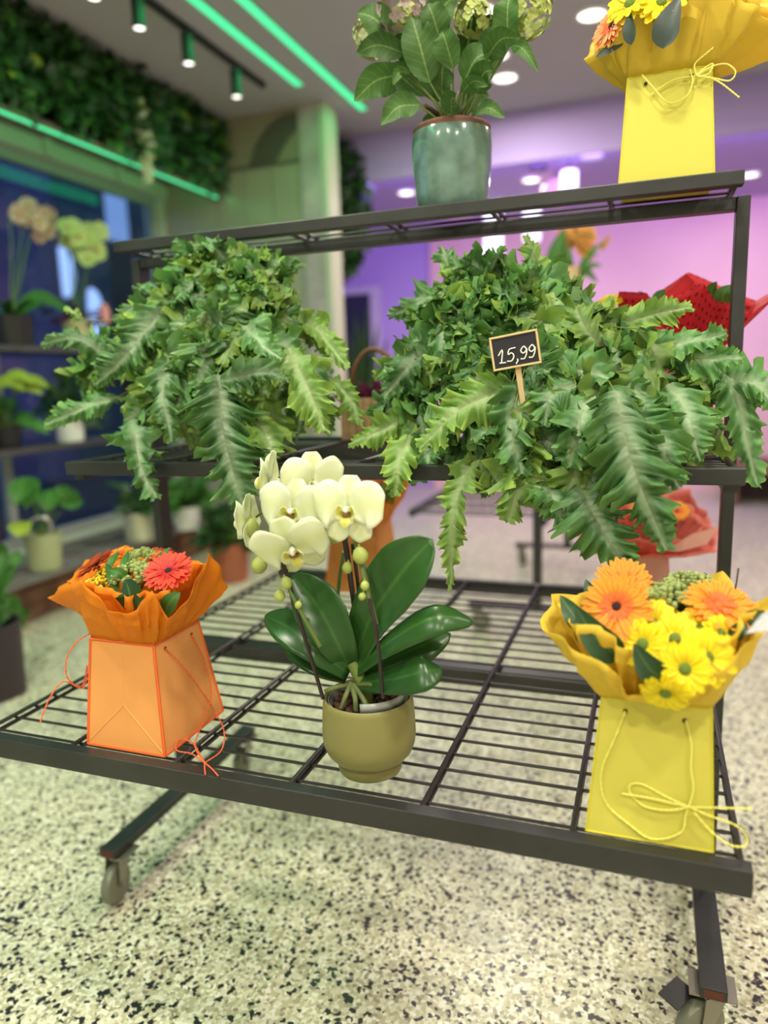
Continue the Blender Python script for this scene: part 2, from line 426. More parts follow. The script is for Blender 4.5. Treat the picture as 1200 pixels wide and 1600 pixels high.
struct(G().box((XW - .2, -4, -.05), (3.3, 6.3, 0)).build('floor', M_floor, smooth=False, origin=(0, 0, 0)))
struct(G().box((XW - .2, -4, H), (3.3, 3.97, H + .1)).build('ceiling', M_ceil, smooth=False))
struct(G().box((XW - .2, 3.97, HP), (3.3, 6.3, H + .1)).build('ceiling_back', M_pceil, smooth=False))
struct(G().box((3.2, -4, 0), (3.3, 6.3, H)).build('wall_right', M_wall, smooth=False))
struct(G().box((XW - .2, -4.1, 0), (3.3, -4, H)).build('wall_front', M_wall, smooth=False))
xs = YP(675, 450, 6.3)[0]
struct(G().box((XW - .2, 6.3, 0), (3.3, 6.4, HP)).build('wall_back', M_purple, smooth=False))
struct(G().box((xs, 6.24, 0), (3.2, 6.3, HP)).build('wall_panel', M_pink, smooth=False))
g = G(); g.box((XW - .15, -4, 0), (XW, 6.3, .3)); g.box((XW - .15, -4, 2.53), (XW, 6.3, H)); g.box((XW - .15, -4, .3), (XW, -1.5, 2.53)); g.box((XW - .15, 3.2, .3), (XW, 6.3, 2.53))
struct(g.build('wall_left', M_lint, smooth=False))
w1 = struct(G().box((XW - .08, -1.5, .3), (XW - .04, 3.2, .36)).box((XW - .08, -1.5, 2.47), (XW - .04, 3.2, 2.53)).build('window_1', M_frame, smooth=False))
for y in (-1.5, 0.05, 1.6, 3.14): G().box((XW - .08, y, .36), (XW - .04, y + .06, 2.47)).build('mullion', M_frame, w1, smooth=False)
for a, b in ((-1.44, .05), (.11, 1.6), (1.66, 3.14)): G().box((XW - .065, a, .36), (XW - .057, b, 2.47)).build('pane', M_glass, w1, smooth=False)
# bulkhead over the window with a brown underside and green-lit lintel brackets
bulk = struct(G().box((XW, -4, 2.62), (-2.40, 3.25, H)).build('trim_1', M_brown, smooth=False))
struct(G().box((-2.42, -4, 2.475), (-2.385, 3.25, 2.62)).build('trim_2', M_brown, smooth=False))
lin = struct(G().box((XW, -4, 2.53), (XW + .03, 3.25, 2.62)).build('trim_3', M_lint, smooth=False))
for y in np.arange(-3.5, 3.2, .62): G().box((XW + .03, y, 2.53), (XW + .06, y + .05, 2.62)).build('bracket', M_lint, lin, smooth=False)
# cream panel wall at the end of the window, with mural above
pan = struct(G().box((XW, 3.27, 0), (-1.75, 3.37, H)).build('wall_cream', M_mural, smooth=False))
for k in range(5):
    x0 = XW + k * .22; G().box((x0 + .002, 3.25, 0), (x0 + .218, 3.27, 2.645)).build('panel', M_cream, pan, smooth=False)
G().box((XW, 3.245, 2.645), (-1.75, 3.27, 2.668)).build('moulding', M_gray, pan, smooth=False)
cv = [YP(u, v, 3.262) for u, v in ((388, 266), (392, 250), (400, 225), (415, 200), (430, 186), (448, 178), (463, 176), (463, 200), (452, 215), (440, 235), (425, 262))]
cv = [np.array([min(c[0], -1.752), c[1], c[2]]) for c in cv]
n = len(cv); gg = G(); gg.add(cv + [c + np.array([0, .012, 0]) for c in cv], [tuple(range(n))[::-1], tuple(range(n, 2 * n))] + [(i, (i + 1) % n, n + (i + 1) % n, n + i) for i in range(n)])
gg.build('mural_shape', M_gray, pan, smooth=False)
pil = struct(G().box((-1.745, 3.24, 0), (-1.585, 3.42, H)).build('wall_pillar', M_marble, smooth=False))
G().box((-1.585, 3.23, 0), (-1.545, 3.42, H)).build('edge_trim', M_trimc, pil, smooth=False)
# far dark window on the back wall
w2 = struct(G().box((-2.80, 6.22, .2), (-2.30, 6.3, 2.2)).build('window_2', mat('white_frame', (.6, .55, .65), .5), smooth=False))
G().box((-2.74, 6.20, .3), (-2.40, 6.22, 2.12)).build('pane', mat('dark_pane', (.012, .016, .05), .1), w2, smooth=False)
# outside in the dusk: street and dark buildings with a gap of sky
M_out = mat('dusk_facade', (0.11, 0.085, 0.155), 0.8, var=0.5, scale=.6)
M_out2 = mat('dusk_facade_grey', (0.045, 0.07, 0.075), 0.8, var=0.5, scale=.9)
struct(G().box((-16, -20, -.25), (XW - .16, 30, -.15)).build('ground', mat('asphalt', (.03, .03, .04), .8), smooth=False))


def facade(u0, u1, vt, X, m, label, dep=.25, vr=330):
    a, b = XP(u0, vr, X), XP(u1, vr, X); zt = XP(.5 * (max(u0, 0) + u1), vt, X)[2]
    g = G().box((X - dep, a[1], -.15), (X, b[1], zt))
    return tag(g.build('street_building', m, smooth=False), label, 'building')


f1 = facade(-900, 84, 60, -8.0, M_out, 'dark violet building outside the left part of the shop window')
f0 = facade(85, 164, 90, -8.4, M_out2, 'dark teal building outside the window, left of the sky gap')
f2 = facade(216, 420, 140, -8.4, M_out2, 'dark teal building outside the window, right of the sky gap')
f3 = facade(150, 235, 380, -11.0, M_out2, 'low dark building outside the window, under the blue sky gap')
for (u, v) in ((100, 425), (146, 488)):
    X_ = -7.985 if u < 84 else -8.385; c = XP(u, v, X_); g = G(); g.ball(c, .20, 14, 8, (.12, 1.0, 2.0)); g.build('glow_spot', mat('spot_glow', (.7, .8, 1), .5, emit=(.50, .68, 1.0), estr=1.0), f0, label='pale blue glow spot, added for lights reflected in the window')  # glowing ball added for a light reflected in the glass

# ------------------------------------------------------------------ lamps and ceiling things
def led(name, lo, hi, label):
    o = thing(name, label, 'light strip', (lo[0], lo[1], lo[2]))
    G().box((lo[0] - .006, lo[1] - .006, lo[2] + .008), (hi[0] + .006, hi[1] + .006, hi[2] + .006)).build('channel', M_brown, o, smooth=False)
    G().box(lo, hi).build('diffuser', M_green, o, smooth=False)
    return o


led('led_strip', (-1.60, -2.0, H - .014), (-1.555, 2.93, H - .006), 'green linear light in the ceiling nearer the black spotlight track')
led('led_strip', (-1.392, -2.0, H - .014), (-1.347, 3.48, H - .006), 'longer green linear light in the ceiling, tip behind the hydrangea leaves')
led('led_strip', (-2.384, -3.0, 2.476), (-2.368, 3.20, 2.514), 'long green light strip under the leafy bulkhead over the window')
tr = thing('spotlight_track', 'black spotlight track with four small spots on the grey ceiling', 'track light', (-1.77, 2.83, H))
G().box((-1.785, -1.5, H - .03), (-1.755, 2.83, H)).build('rail', M_black, tr, smooth=False)
for (u, v) in ((147, -2), (218, 45), (295, 100), (370, 152)):
    c = XP(u, v, -1.77)
    s = G().lathe([(.001, .14), (.031, .14), (.031, 0), (.026, 0), (.026, .01), (.001, .01)], c, 16).tube([c + (0, 0, .14), (c[0], c[1], H - .03)], .008, 6).build('spot_head', M_black, tr)
    G().lathe([(.001, .004), (.0255, .004), (.0255, .009), (.001, .009)], c, 16).build('lens', M_lampw, s)
    lamp('track_spot_lamp', 'SPOT', (c[0], c[1], c[2] - .01), 3.5, WARM, .03, spot=70)
M_bez = mat('bezel', (.8, .8, .8), .4)
names_d = ['at the ceiling edge above the upper yellow bouquet', 'farthest of three over the hydrangea', 'middle of three over the hydrangea', 'nearest of three over the hydrangea']
for k, (x, y) in enumerate(DOWN):
    lab = 'round white recessed downlight ' + (names_d[k] if k < 4 else 'in the shop ceiling out over the aisle')
    o = thing('downlight', lab, 'light', (x, y, H), None if k < 4 else 'downlights over the aisle')
    G().lathe([(.07, 0), (.085, 0), (.085, -.008), (.07, -.012)], (x, y, H), 24).build('bezel', M_bez, o)
    G().lathe([(.001, -.006), (.07, -.006), (.07, 0)], (x, y, H), 24).build('diffuser', M_lampw, o)
for (u, v), lab in (((635, 300), 'round bright downlight in the purple ceiling left of the glazed pot'), ((830, 280), 'round bright downlight in the purple ceiling between glazed pot and yellow bag'), ((1172, 272), 'bright downlight in the purple ceiling at the right end of the top shelf'), ((925, 245), 'faint dim downlight in the purple ceiling left of the yellow bag')):
    p = ZP(u, v, HP); o = thing('downlight', lab, 'light', (p[0], p[1], HP))
    G().lathe([(.065, 0), (.08, 0), (.08, -.008), (.065, -.012)], p, 24).build('bezel', M_bez, o)
    G().lathe([(.001, -.006), (.065, -.006), (.065, 0)], p, 24).build('diffuser', M_lampw if u != 925 else mat('lamp_dim', (.6, .6, .8), .5, emit=(.5, .5, .9), estr=.5), o)
    if u != 925: lamp('downlight_lamp', 'AREA', (p[0], p[1], HP - .03), 8, (1, .90, .92), .13)
for (u, v0, v1, Y, lab, r) in ((771, 330, 412, 5.5, 'longer white lit tube pendant behind the right fern', .085), (831, 318, 376, 5.5, 'shorter white lit tube pendant under the purple ceiling downlight', .075), (889, 268, 296, 4.3, 'small white lit drum pendant just above the black top shelf', .06)):
    a, b = YP(u, v0, Y), YP(u, v1, Y); zt = min(a[2], HP - .03)
    o = thing('pendant_lamp', lab, 'lamp', (b[0], b[1], b[2]))
    G().lathe([(.001, b[2]), (r, b[2]), (r, zt), (.001, zt)], (b[0], b[1], 0), 20).build('shade', M_lampc, o)
    G().tube([(b[0], b[1], zt), (b[0], b[1], HP)], .006, 6).build('cable', M_black, o)
p = ZP(830, 240, HP); o = G().lathe([(.001, -.03), (.06, -.03), (.07, 0), (.001, 0)], (p[0], p[1] + .35, HP), 20).build('ceiling_disc', mat('dark_plastic', (.06, .05, .08), .5))
tag(o, 'small dark round detector on the purple ceiling beside the glazed pot', 'disc')  # plain dark disc, taken for a pendant mount
struct(G().box((XW, 3.955, 2.655), (3.2, 3.99, 2.72)).build('trim_4', M_pceil, smooth=False))  # lip added to hide the purple lamp from view

# leafy bulkhead
def leafmass(name, pts, nrmf, m, size, seed, parent=None, **kw):
    rg = np.random.RandomState(seed); g = G()
    for p in pts:
        n0 = nrm(np.asarray(nrmf(p)) + rg.normal(0, .45, 3)); d = nrm(np.array([rg.normal(0, .5), rg.normal(0, .6), -.6 + rg.normal(0, .5)]) + .35 * np.asarray(nrmf(p)))
        L = size * (0.6 + .8 * rg.rand()); q = np.asarray(p)
        blade(g, [q, q + d * L * .5 + n0 * L * .12, q + d * L], n0, L * (.16 + .14 * rg.rand()), 5, 3, 'leaf', .3)
    return g.build(name, m, parent, **kw)


rg = np.random.RandomState(5)
fw = thing('foliage_wall', 'dark green artificial leaf wall covering the bulkhead over the window', 'plants', (-2.37, 1.0, 2.5))
G().box((-2.395, -1.0, 2.53), (-2.385, 3.24, H)).build('backing', mat('dark_backing', (.012, .02, .012), .9), fw, smooth=False)
for k, (m, nn) in enumerate(((M_dleaf, 2600), (leafmat('ivy_leaf', (.03, .085, .02), (.06, .14, .03), None, .5, .05, .2), 1300), (M_mleaf, 420), (M_yleaf, 60))):
    pts = np.c_[np.full(nn, -2.38) + rg.rand(nn) * .05, -.2 + 3.42 * rg.rand(nn), 2.565 + (H - 2.585) * rg.rand(nn)]
    leafmass('leaves', pts, lambda p: (1, -.2, .1), m, .10, 10 + k, fw, kind='stuff')
ws = thing('hanging_wisteria', 'pale cream hanging flower cluster in front of the leaf wall', 'flowers', tuple(XP(222, 280, -2.30)))
a, b = XP(218, 170, -2.31), XP(233, 282, -2.30); g = G()
for i in range(150):
    t = rg.rand() ** .8; rr = .055 * (1 - .75 * t); q = a * (1 - t) + b * t + rg.normal(0, 1, 3) * rr * .6; g.ball(q, .012 + .008 * rg.rand(), 5, 3)
g.build('blossom', mat('cream_blossom', (.55, .52, .36), .6), ws, kind='stuff'); G().tube([a + (0, 0, .05), b], .004, 5).build('stem', M_stem, ws)
fc = thing('foliage_cluster', 'dark leafy cluster hanging from the ceiling beyond the marble pillar', 'plants', tuple(YP(535, 420, 4.0)))
pts = []
for i in range(900):
    v = 230 + 190 * rg.rand(); w = 1 - abs((v - 320) / 120) ** 2; u = 512 + 62 * rg.rand() * (.35 + .65 * max(0, w)); pts.append(YP(u, v, 3.9 + .25 * rg.rand()))
leafmass('leaves', pts, lambda p: (.3, -1, .2), M_dleaf, .10, 31, fc, kind='stuff')
G().tube([YP(530, 420, 4.02), YP(525, 215, 4.02)], .015, 6).build('stem', M_bark, fc)

# ------------------------------------------------------------------ the display rack
Z1, Z2, Z3 = 0.58, 1.047, 1.524
BARX = [-.638, -.4352, -.2194, -.0036, .2122, .428, .638]
rack = thing('display_rack', 'black three-tier wire plant stand on casters filling the foreground', 'plant stand', (0, 0, 0))
M_cast = mat('caster_rubber', (.16, .17, .12), .35, spec=.6)
M_steel = mat('caster_steel', (.30, .28, .24), .35, .8)
for s in (-1, 1):
    a, b = sorted((s * .6455, s * .668))
    G().box((a, 0, .14), (b, .042, 1.4988)).build('post', M_rack, rack, smooth=False, bevel=.0015)
    a, b = sorted((s * .624, s * .668))
    ft = G().box((a, -.304, .119), (b, .345, .1406)).build('foot', M_rack, rack, smooth=False, bevel=.0015)
    xm = s * .646
    for ye, yd in ((-.304, 1), (.345, -1)):
        G().box((a + .006, ye - .0008 if yd > 0 else ye - .002, .1225), (b - .006, ye + .002 if yd > 0 else ye + .0008, .137)).build('tube_end', mat('rust', (.10, .03, .015), .9), ft, smooth=False)
        yc = ye + .036 * yd
        cs = G().box((xm - .039, yc - .030, .115), (xm + .039, yc + .030, .1185)).build('caster', M_steel, rack, smooth=False, label='swivel caster with a pale rubber wheel')
        tw = -.95 if s > 0 else .12
        ca, sa = math.cos(tw), math.sin(tw)
        ax = np.array([ca, sa, 0]); fw_ = np.array([sa, -ca, 0])
        wc = np.array([xm, yc, .047]) + fw_ * .022
        G().lathe([(.004, -.013), (.034, -.013), (.044, -.011), (.047, -.006), (.047, .006), (.044, .011), (.034, .013), (.004, .013)], wc, 28, ax).build('wheel', M_cast, cs)
        gf = G()
        for q in (-1, 1):
            c0 = wc + ax * q * .018
            t1 = np.array([xm, yc, .112]) + ax * q * .018
            gf.hexa([c0 - fw_ * .012 - ax * .001, c0 + fw_ * .012 - ax * .001, c0 + fw_ * .012 + ax * .001, c0 - fw_ * .012 + ax * .001],
                    [t1 - fw_ * .022 - ax * .001, t1 + fw_ * .026 - ax * .001, t1 + fw_ * .026 + ax * .001, t1 - fw_ * .022 + ax * .001])
        gf.lathe([(.001, 0), (.026, 0), (.026, .006), (.001, .006)], (xm, yc, .107), 18)
        gf.tube([wc - ax * .022, wc + ax * .022], .006, 8)
        gf.build('fork', M_steel, cs, smooth=False)
        if yd > 0 and s > 0:
            bl = wc + np.array([-.02, 0, .062]) - fw_ * .0
            G().hexa([bl + (-.052, -.022, -.004), bl + (-.02, -.042, -.012), bl + (.012, .008, -.012), bl + (-.02, .028, -.004)], [bl + (-.052, -.022, -.001), bl + (-.02, -.042, -.009), bl + (.012, .008, -.009), bl + (-.02, .028, -.001)]).build('brake_pedal', M_black, cs, smooth=False)
G().box((-.6455, .005, 1.477), (.6455, .037, 1.4988)).build('crossbeam', M_rack, rack, smooth=False, bevel=.0015)


def shelf(zt, y0, y1, hb, wires, xr, nm):
    bm = G().box((-xr, y0, zt - hb), (xr, y0 + .025, zt)).build('front_rail', M_rack, rack, smooth=False, bevel=.002)
    if nm != 'top': G().box((-xr, y1 - .025, zt - hb), (xr, y1, zt)).build('back_rail', M_rack, rack, smooth=False, bevel=.002)
    zr = zt - .010
    w0 = None
    for y in wires:
        if w0 is None: w0 = G().tube([(-.640, y, zr), (.640, y, zr)], .0027, 6).build('wire', M_wire, bm); yw = y
        else: clone(w0, (0, y - yw, 0), bm)
    c0 = None
    for x in BARX:
        for dz in (.0062, -.0070):
            if c0 is None: c0 = G().tube([(x, y0 + .02, zr + dz), (x, y1 - .02, zr + dz)], .0042, 8).build('crossbar', M_wire, bm); xc, zc = x, dz
            else: clone(c0, (x - xc, 0, dz - zc), bm)
    return bm


shelf(Z1, -.605, .635, .037, [-.56 + .0505 * k for k in range(24) if abs(-.56 + .0505 * k) > .03 or True], .65, 'bottom')
G().box((-.6455, -.012, Z1 - .062), (.6455, .022, Z1 - .022)).build('center_beam', M_rack, rack, smooth=False, bevel=.0015)
shelf(Z2, -.298, .34, .027, [-.262 + .0335 * k for k in range(18)], .651, 'middle')
shelf(Z3, -.0833, .125, .024, [-.045, -.005, .045, .085, .104], .648, 'top')
for x in (-.6455, .621):
    G().box((x, -.28, Z2 - .04), (x + .0245, .32, Z2 - .018)).build('shelf_bracket', M_rack, rack, smooth=False)
rk2 = copy_tree(rack); rk2.location = (.07, 2.42, 0); rk2.rotation_euler = (0, 0, math.pi / 2)
rk2['label'] = 'second black wire stand farther back, turned sideways, one post showing under the fern'

# ------------------------------------------------------------------ ferns
def stalk(g, a, b, bend, r=.0013):
    a, b = np.asarray(a), np.asarray(b); mid = .5 * (a + b) + np.array([0, 0, bend])
    g.tube(spline([a, mid, b], 10), np.linspace(r * 1.3, r * .8, 10), 5, False)


def fern(label, potc, keys, prof, nfill, seed, yc, dep, nback):
    t = thing('potted_fern', label, 'fern', (potc[0], potc[1], Z2)); rg = np.random.RandomState(seed)
    x, y = potc; z = Z2 + .001
    p = G().lathe([(.001, 0), (.058, 0), (.076, .115), (.082, .116), (.082, .132), (.076, .132), (.074, .118), (.001, .112)], (x, y, z), 28).build('pot', M_terra, t)
    G().lathe([(.001, .118), (.040, .121), (.074, .1185)], (x, y, z), 20).build('soil', M_bark, p)
    crown = np.array([x, y, z + .125]); gs = G(); sd = seed * 100
    vs = [r[0] for r in prof]

    def addf(pts, hint, W, nl, m, ruf):
        nonlocal sd
        sd += 1; g = G(); frond(g, pts, hint, W, nl, sd, ruf); g.tube(spline(pts, 14), np.linspace(.0016, .0005, 14), 5, False)
        g.R[-1][:] = 1e-4
        g.build('frond', m, t, angle=180)
        stalk(gs, crown + rg.normal(0, .018, 3) * (1, 1, .1), pts[0], .03 + .05 * rg.rand())

    for k in keys:
        pts = [YP(*q) for q in k[0]]; W = k[1]; hint = k[2] if len(k) > 2 and k[2] is not None else nrm(CAM - pts[1]) + np.array([0, 0, .25]); lt = k[3] if len(k) > 3 else 0
        L = sum(np.linalg.norm(pts[i + 1] - pts[i]) for i in range(len(pts) - 1))
        addf(pts, hint, W, max(4, min(11, int(L / .036) + 1)), M_fern2 if lt else M_fern, 1.0)
    tot = nfill + nback
    for i in range(tot):
        back = i >= nfill
        q = (i + .5) / nfill if not back else (i - nfill + .5) / nback
        v = np.interp((q * .97 + .03 * rg.rand()), np.linspace(0, 1, len(vs)), vs) + rg.normal(0, 8)
        uL = np.interp(v, vs, [r[1] for r in prof]); uR = np.interp(v, vs, [r[2] for r in prof])
        sg = rg.uniform(-1, 1); th = math.asin(sg) * .96
        D = np.interp(v, vs, [r[3] for r in prof]); cth = math.cos(th) * (-1 if back else 1)
        Y = yc - (D if not back else dep) * cth
        # a blade hangs down and outward from its seat on the outline
        c = YP(.5 * (uL + uR) + .5 * (uR - uL) * math.sin(th) * .88, v - 18, Y)
        ax = np.array([x, yc, max(crown[2] - .02, min(c[2], crown[2] + .12))])
        out = nrm((c - ax) * (1, 1, .5)); f = (v - vs[0]) / (vs[-1] - vs[0])
        d = nrm(out * (.75 - .35 * f) + np.array([0, 0, .15 - .95 * f]) + rg.normal(0, .42, 3))
        hint = nrm(out + np.array([0, 0, .55]) + rg.normal(0, .28, 3))
        L = rg.uniform(.08, .15); b = c - d * L * .5
        pts = [b, c + hint * .012, c + d * L * .5 - hint * .012 + np.array([0, 0, -.015 * rg.rand()])]
        addf(pts, hint, rg.uniform(.042, .066), rg.randint(3, 6), M_fern2 if rg.rand() < .42 else M_fern, 1.05)
    gs.build('stalks', M_stalk, t, kind='stuff')
    return t


keysL = [
    ([(340, 585, -.31), (350, 680, -.36), (380, 792, -.375)], .088),
    ([(258, 478, -.20), (205, 545, -.27), (150, 600, -.30)], .062),
    ([(208, 655, -.27), (216, 715, -.33), (243, 778, -.345)], .058),
    ([(262, 560, -.27), (255, 620, -.32), (268, 690, -.34)], .050),
    ([(450, 545, -.24), (482, 605, -.30), (505, 672, -.32)], .066, None, 1),
    ([(345, 595, -.315), (400, 582, -.33), (450, 592, -.33)], .040),
    ([(400, 655, -.27), (420, 690, -.31), (430, 715, -.32)], .055, None, 1),
    ([(180, 565, -.18), (118, 528, -.22), (64, 538, -.24)], .040),
    ([(185, 620, -.20), (125, 640, -.25), (70, 664, -.27)], .042),
    ([(318, 470, -.10), (310, 420, -.12), (296, 378, -.13)], .046, None, 1),
    ([(365, 460, -.10), (372, 420, -.13), (388, 388, -.14)], .046, None, 1),
    ([(410, 470, -.10), (430, 440, -.12), (458, 418, -.12)], .045, None, 1),
    ([(250, 500, -.12), (215, 480, -.17), (178, 500, -.19)], .040),
    ([(300, 500, -.14), (270, 470, -.18), (232, 470, -.19)], .042, None, 1),
    ([(470, 500, -.12), (500, 520, -.16), (545, 575, -.20)], .042, None, 1),
    ([(520, 590, -.15), (545, 620, -.18), (560, 665, -.19)], .036, None, 1),
    ([(128, 500, -.20), (114, 488, -.21), (100, 480, -.21)], .018, None, 1),
    ([(340, 520, -.22), (320, 560, -.28), (310, 620, -.30)], .055),
    ([(380, 500, -.20), (400, 530, -.27), (440, 560, -.30)], .050),
]
profL = [(418, 300, 420, .06), (450, 270, 470, .10), (500, 190, 500, .14), (560, 120, 535, .18), (620, 105, 545, .20), (680, 140, 530, .20)]
fernL = fern('ruffled green fern on the left half of the middle shelf, no price sign', (-.36, -.06), keysL, profL, 112, 3, -.06, .16, 16)
keysR = [
    ([(960, 610, -.31), (985, 715, -.37), (1042, 858, -.39)], .090),
    ([(905, 725, -.30), (925, 800, -.345), (985, 895, -.36)], .085),
    ([(985, 640, -.28), (1030, 690, -.33), (1060, 760, -.345)], .062),
    ([(745, 700, -.28), (710, 800, -.34), (704, 922, -.345)], .036, None, 1),
    ([(800, 700, -.28), (805, 760, -.335), (795, 815, -.345)], .062, None, 1),
    ([(840, 740, -.30), (865, 780, -.34), (885, 825, -.345)], .050),
    ([(1115, 545, -.12), (1150, 620, -.16), (1185, 760, -.18)], .055),
    ([(800, 600, -.28), (720, 640, -.32), (655, 700, -.335)], .060, None, 1),
    ([(815, 590, -.285), (800, 670, -.335), (815, 740, -.345)], .062),
    ([(640, 680, -.28), (622, 730, -.33), (618, 775, -.335)], .040, None, 1),
    ([(745, 445, -.08), (680, 460, -.10), (608, 495, -.12)], .050),
    ([(730, 440, -.06), (700, 410, -.08), (690, 385, -.08)], .034),
    ([(850, 470, -.05), (840, 420, -.07), (822, 368, -.08)], .040, None, 1),
    ([(800, 470, -.06), (775, 440, -.09), (755, 410, -.10)], .050, None, 1),
    ([(905, 500, -.05), (895, 465, -.09), (880, 430, -.10)], .050, None, 1),
    ([(760, 480, -.05), (725, 440, -.08), (705, 400, -.09)], .036),
    ([(960, 560, -.22), (920, 520, -.25), (900, 480, -.24)], .045, None, 1),
    ([(940, 520, -.10), (1020, 490, -.14), (1080, 480, -.14)], .042, None, 1),
    ([(1000, 540, -.12), (1075, 535, -.17), (1135, 520, -.19)], .045),
    ([(1030, 560, -.12), (1100, 560, -.18), (1160, 560, -.20)], .050),
    ([(1130, 600, -.14), (1180, 600, -.17), (1230, 650, -.18)], .050),
    ([(1045, 600, -.2), (1075, 650, -.26), (1095, 720, -.28)], .055),
    ([(650, 640, -.2), (600, 670, -.25), (545, 695, -.27)], .042, None, 1),
    ([(690, 540, -.15), (640, 570, -.2), (600, 620, -.23)], .050),
    ([(900, 600, -.30), (860, 620, -.33), (850, 665, -.34)], .045),
    ([(930, 620, -.30), (900, 670, -.345), (890, 730, -.35)], .060),
]
profR = [(455, 705, 850, .06), (488, 665, 905, .10), (525, 635, 985, .14), (580, 590, 1110, .18), (640, 575, 1150, .22), (700, 575, 1150, .24), (760, 690, 1060, .26)]
fernR = fern('larger ruffled green fern on the right of the middle shelf, with the price sign', (.33, -.06), keysR, profR, 150, 7, -.06, .16, 18)

# price sign stuck in the right fern
M_board = mat('chalkboard', (.014, .012, .020), .7); M_pine = mat('pine', (.62, .45, .22), .6, var=.15, scale=20); M_chalk = mat('chalk', (.80, .80, .72), .8)
Ys = -.315
cs = [YP(u, v, Ys) for u, v in ((771, 581), (846, 565), (838, 516), (766, 528))]
bl, br, tr_, tl = cs; c0 = sum(cs) / 4; ex = nrm(br - bl + tr_ - tl); ez = nrm(tl - bl + tr_ - br); ez = nrm(ez - ex * (ez @ ex)); ey = np.cross(ez, ex)
hw, hh = .5 * np.linalg.norm(br - bl), .5 * np.linalg.norm(tl - bl)
if ey[1] < 0: ey = -ey
sg = thing('price_sign', 'small chalkboard price tag reading 15,99 on a pine stick', 'price tag', tuple(c0 - ez * .20))


def sp(x, z, y=0.0): return c0 + ex * x + ez * z + ey * y


g = G(); g.hexa([sp(-hw, -hh, 0), sp(hw, -hh, 0), sp(hw, -hh, .003), sp(-hw, -hh, .003)], [sp(-hw, hh, 0), sp(hw, hh, 0), sp(hw, hh, .003), sp(-hw, hh, .003)]); g.build('board', M_board, sg, smooth=False)
g = G(); fwd = .0035
for (x0, x1, z0, z1) in ((-hw, hw, hh - fwd, hh), (-hw, hw, -hh, -hh + fwd), (-hw, -hw + fwd, -hh + fwd, hh - fwd), (hw - fwd, hw, -hh + fwd, hh - fwd)):
    g.hexa([sp(x0, z0, -.002), sp(x1, z0, -.002), sp(x1, z0, .0035), sp(x0, z0, .0035)], [sp(x0, z1, -.002), sp(x1, z1, -.002), sp(x1, z1, .0035), sp(x0, z1, .0035)])
g.build('frame', M_pine, sg, smooth=False, bevel=.001)
g = G(); g.hexa([sp(-.003, -.19, .0036), sp(.003, -.19, .0036), sp(.003, -.19, .006), sp(-.003, -.19, .006)], [sp(-.005, .01, .0036), sp(.005, .01, .0036), sp(.005, .01, .006), sp(-.005, .01, .006)]); g.build('stick', M_pine, sg, smooth=False)
STRK = {'1': [[(.0, .62), (.42, 1.0), (.28, 0.02)], [(.1, .04), (.72, .0)]],
        '5': [[(.9, 1.0), (.30, .95), (.18, .58), (.50, .66), (.72, .40), (.50, .06), (.05, .08)]],
        ',': [[(.22, .12), (.30, .02), (.12, -.24)]],
        '9': [[(.72, .72), (.48, .98), (.16, .72), (.36, .48), (.66, .60), (.74, .80), (.72, .45), (.50, .06), (.12, .08)]]}
x = -hw * .74; sc = hh * .76
for ch in '15,99':
    g = G()
    for st in STRK[ch]:
        P = spline([sp(x + a * sc * .80 + b * sc * .10, -hh * .60 + b * sc, -.0008) for a, b in st], 24 if len(st) > 3 else 8); g.tube(P, .00115, 6)
    g.build('digit' if ch != ',' else 'comma', M_chalk, sg); x += sc * (.36 if ch == ',' else .64)

# ------------------------------------------------------------------ orchid in the olive pot
ob = np.array([.105, -.510, Z1 + .0015])
orch = thing('potted_orchid', 'white-green moth orchid in an olive ceramic pot on the bottom shelf', 'orchid', tuple(ob))
M_olive = mat('olive_ceramic', (.22, .205, .065), .42, var=.04, scale=6, bump=.03, bscale=200)
pot = G().lathe([(.001, 0), (.045, 0), (.0495, .003), (.0510, .007), (.0525, .0185), (.0515, .0205), (.0530, .0225), (.0600, .0275), (.0680, .037), (.0732, .051), (.0745, .064), (.0735, .090), (.0715, .118), (.0700, .1255), (.0680, .127), (.0660, .1245), (.0655, .09), (.001, .088)], ob, 56).build('pot', M_olive, orch, angle=60)
M_clear = mat('clear_liner', (.30, .32, .30), .15, spec=.7)
G().lathe([(.0615, .085), (.0625, .122), (.0632, .122), (.0622, .085)], ob, 40).build('liner', M_clear, pot)
gl = G(); arc = [ob + (0, 0, .122) + np.array([math.cos(a) * .060, math.sin(a) * .060, 0]) for a in np.linspace(-1.4, .1, 12)]
gl.sheet(np.array([[p, p + (.0, .0, .016)] for p in arc])); gl.build('liner_flap', M_clear, pot, solid=.001)
rg = np.random.RandomState(2); g = G()
for i in range(150):
    a, r = rg.rand() * 6.28, .055 * math.sqrt(rg.rand()); g.ball(ob + (r * math.cos(a), r * math.sin(a), .104 + .010 * rg.rand()), .006 + .006 * rg.rand(), 5, 3, (1, .7, .6), rg.normal(0, 1, 3))
g.build('bark_chips', mat('bark_chips', (.075, .030, .016), .85, var=.5, scale=60), pot, kind='stuff', smooth=False)
YO = -.51
base = ob + np.array([-.002, -.004, .125])


def opt(u, v, y): return YP(u, v, y)


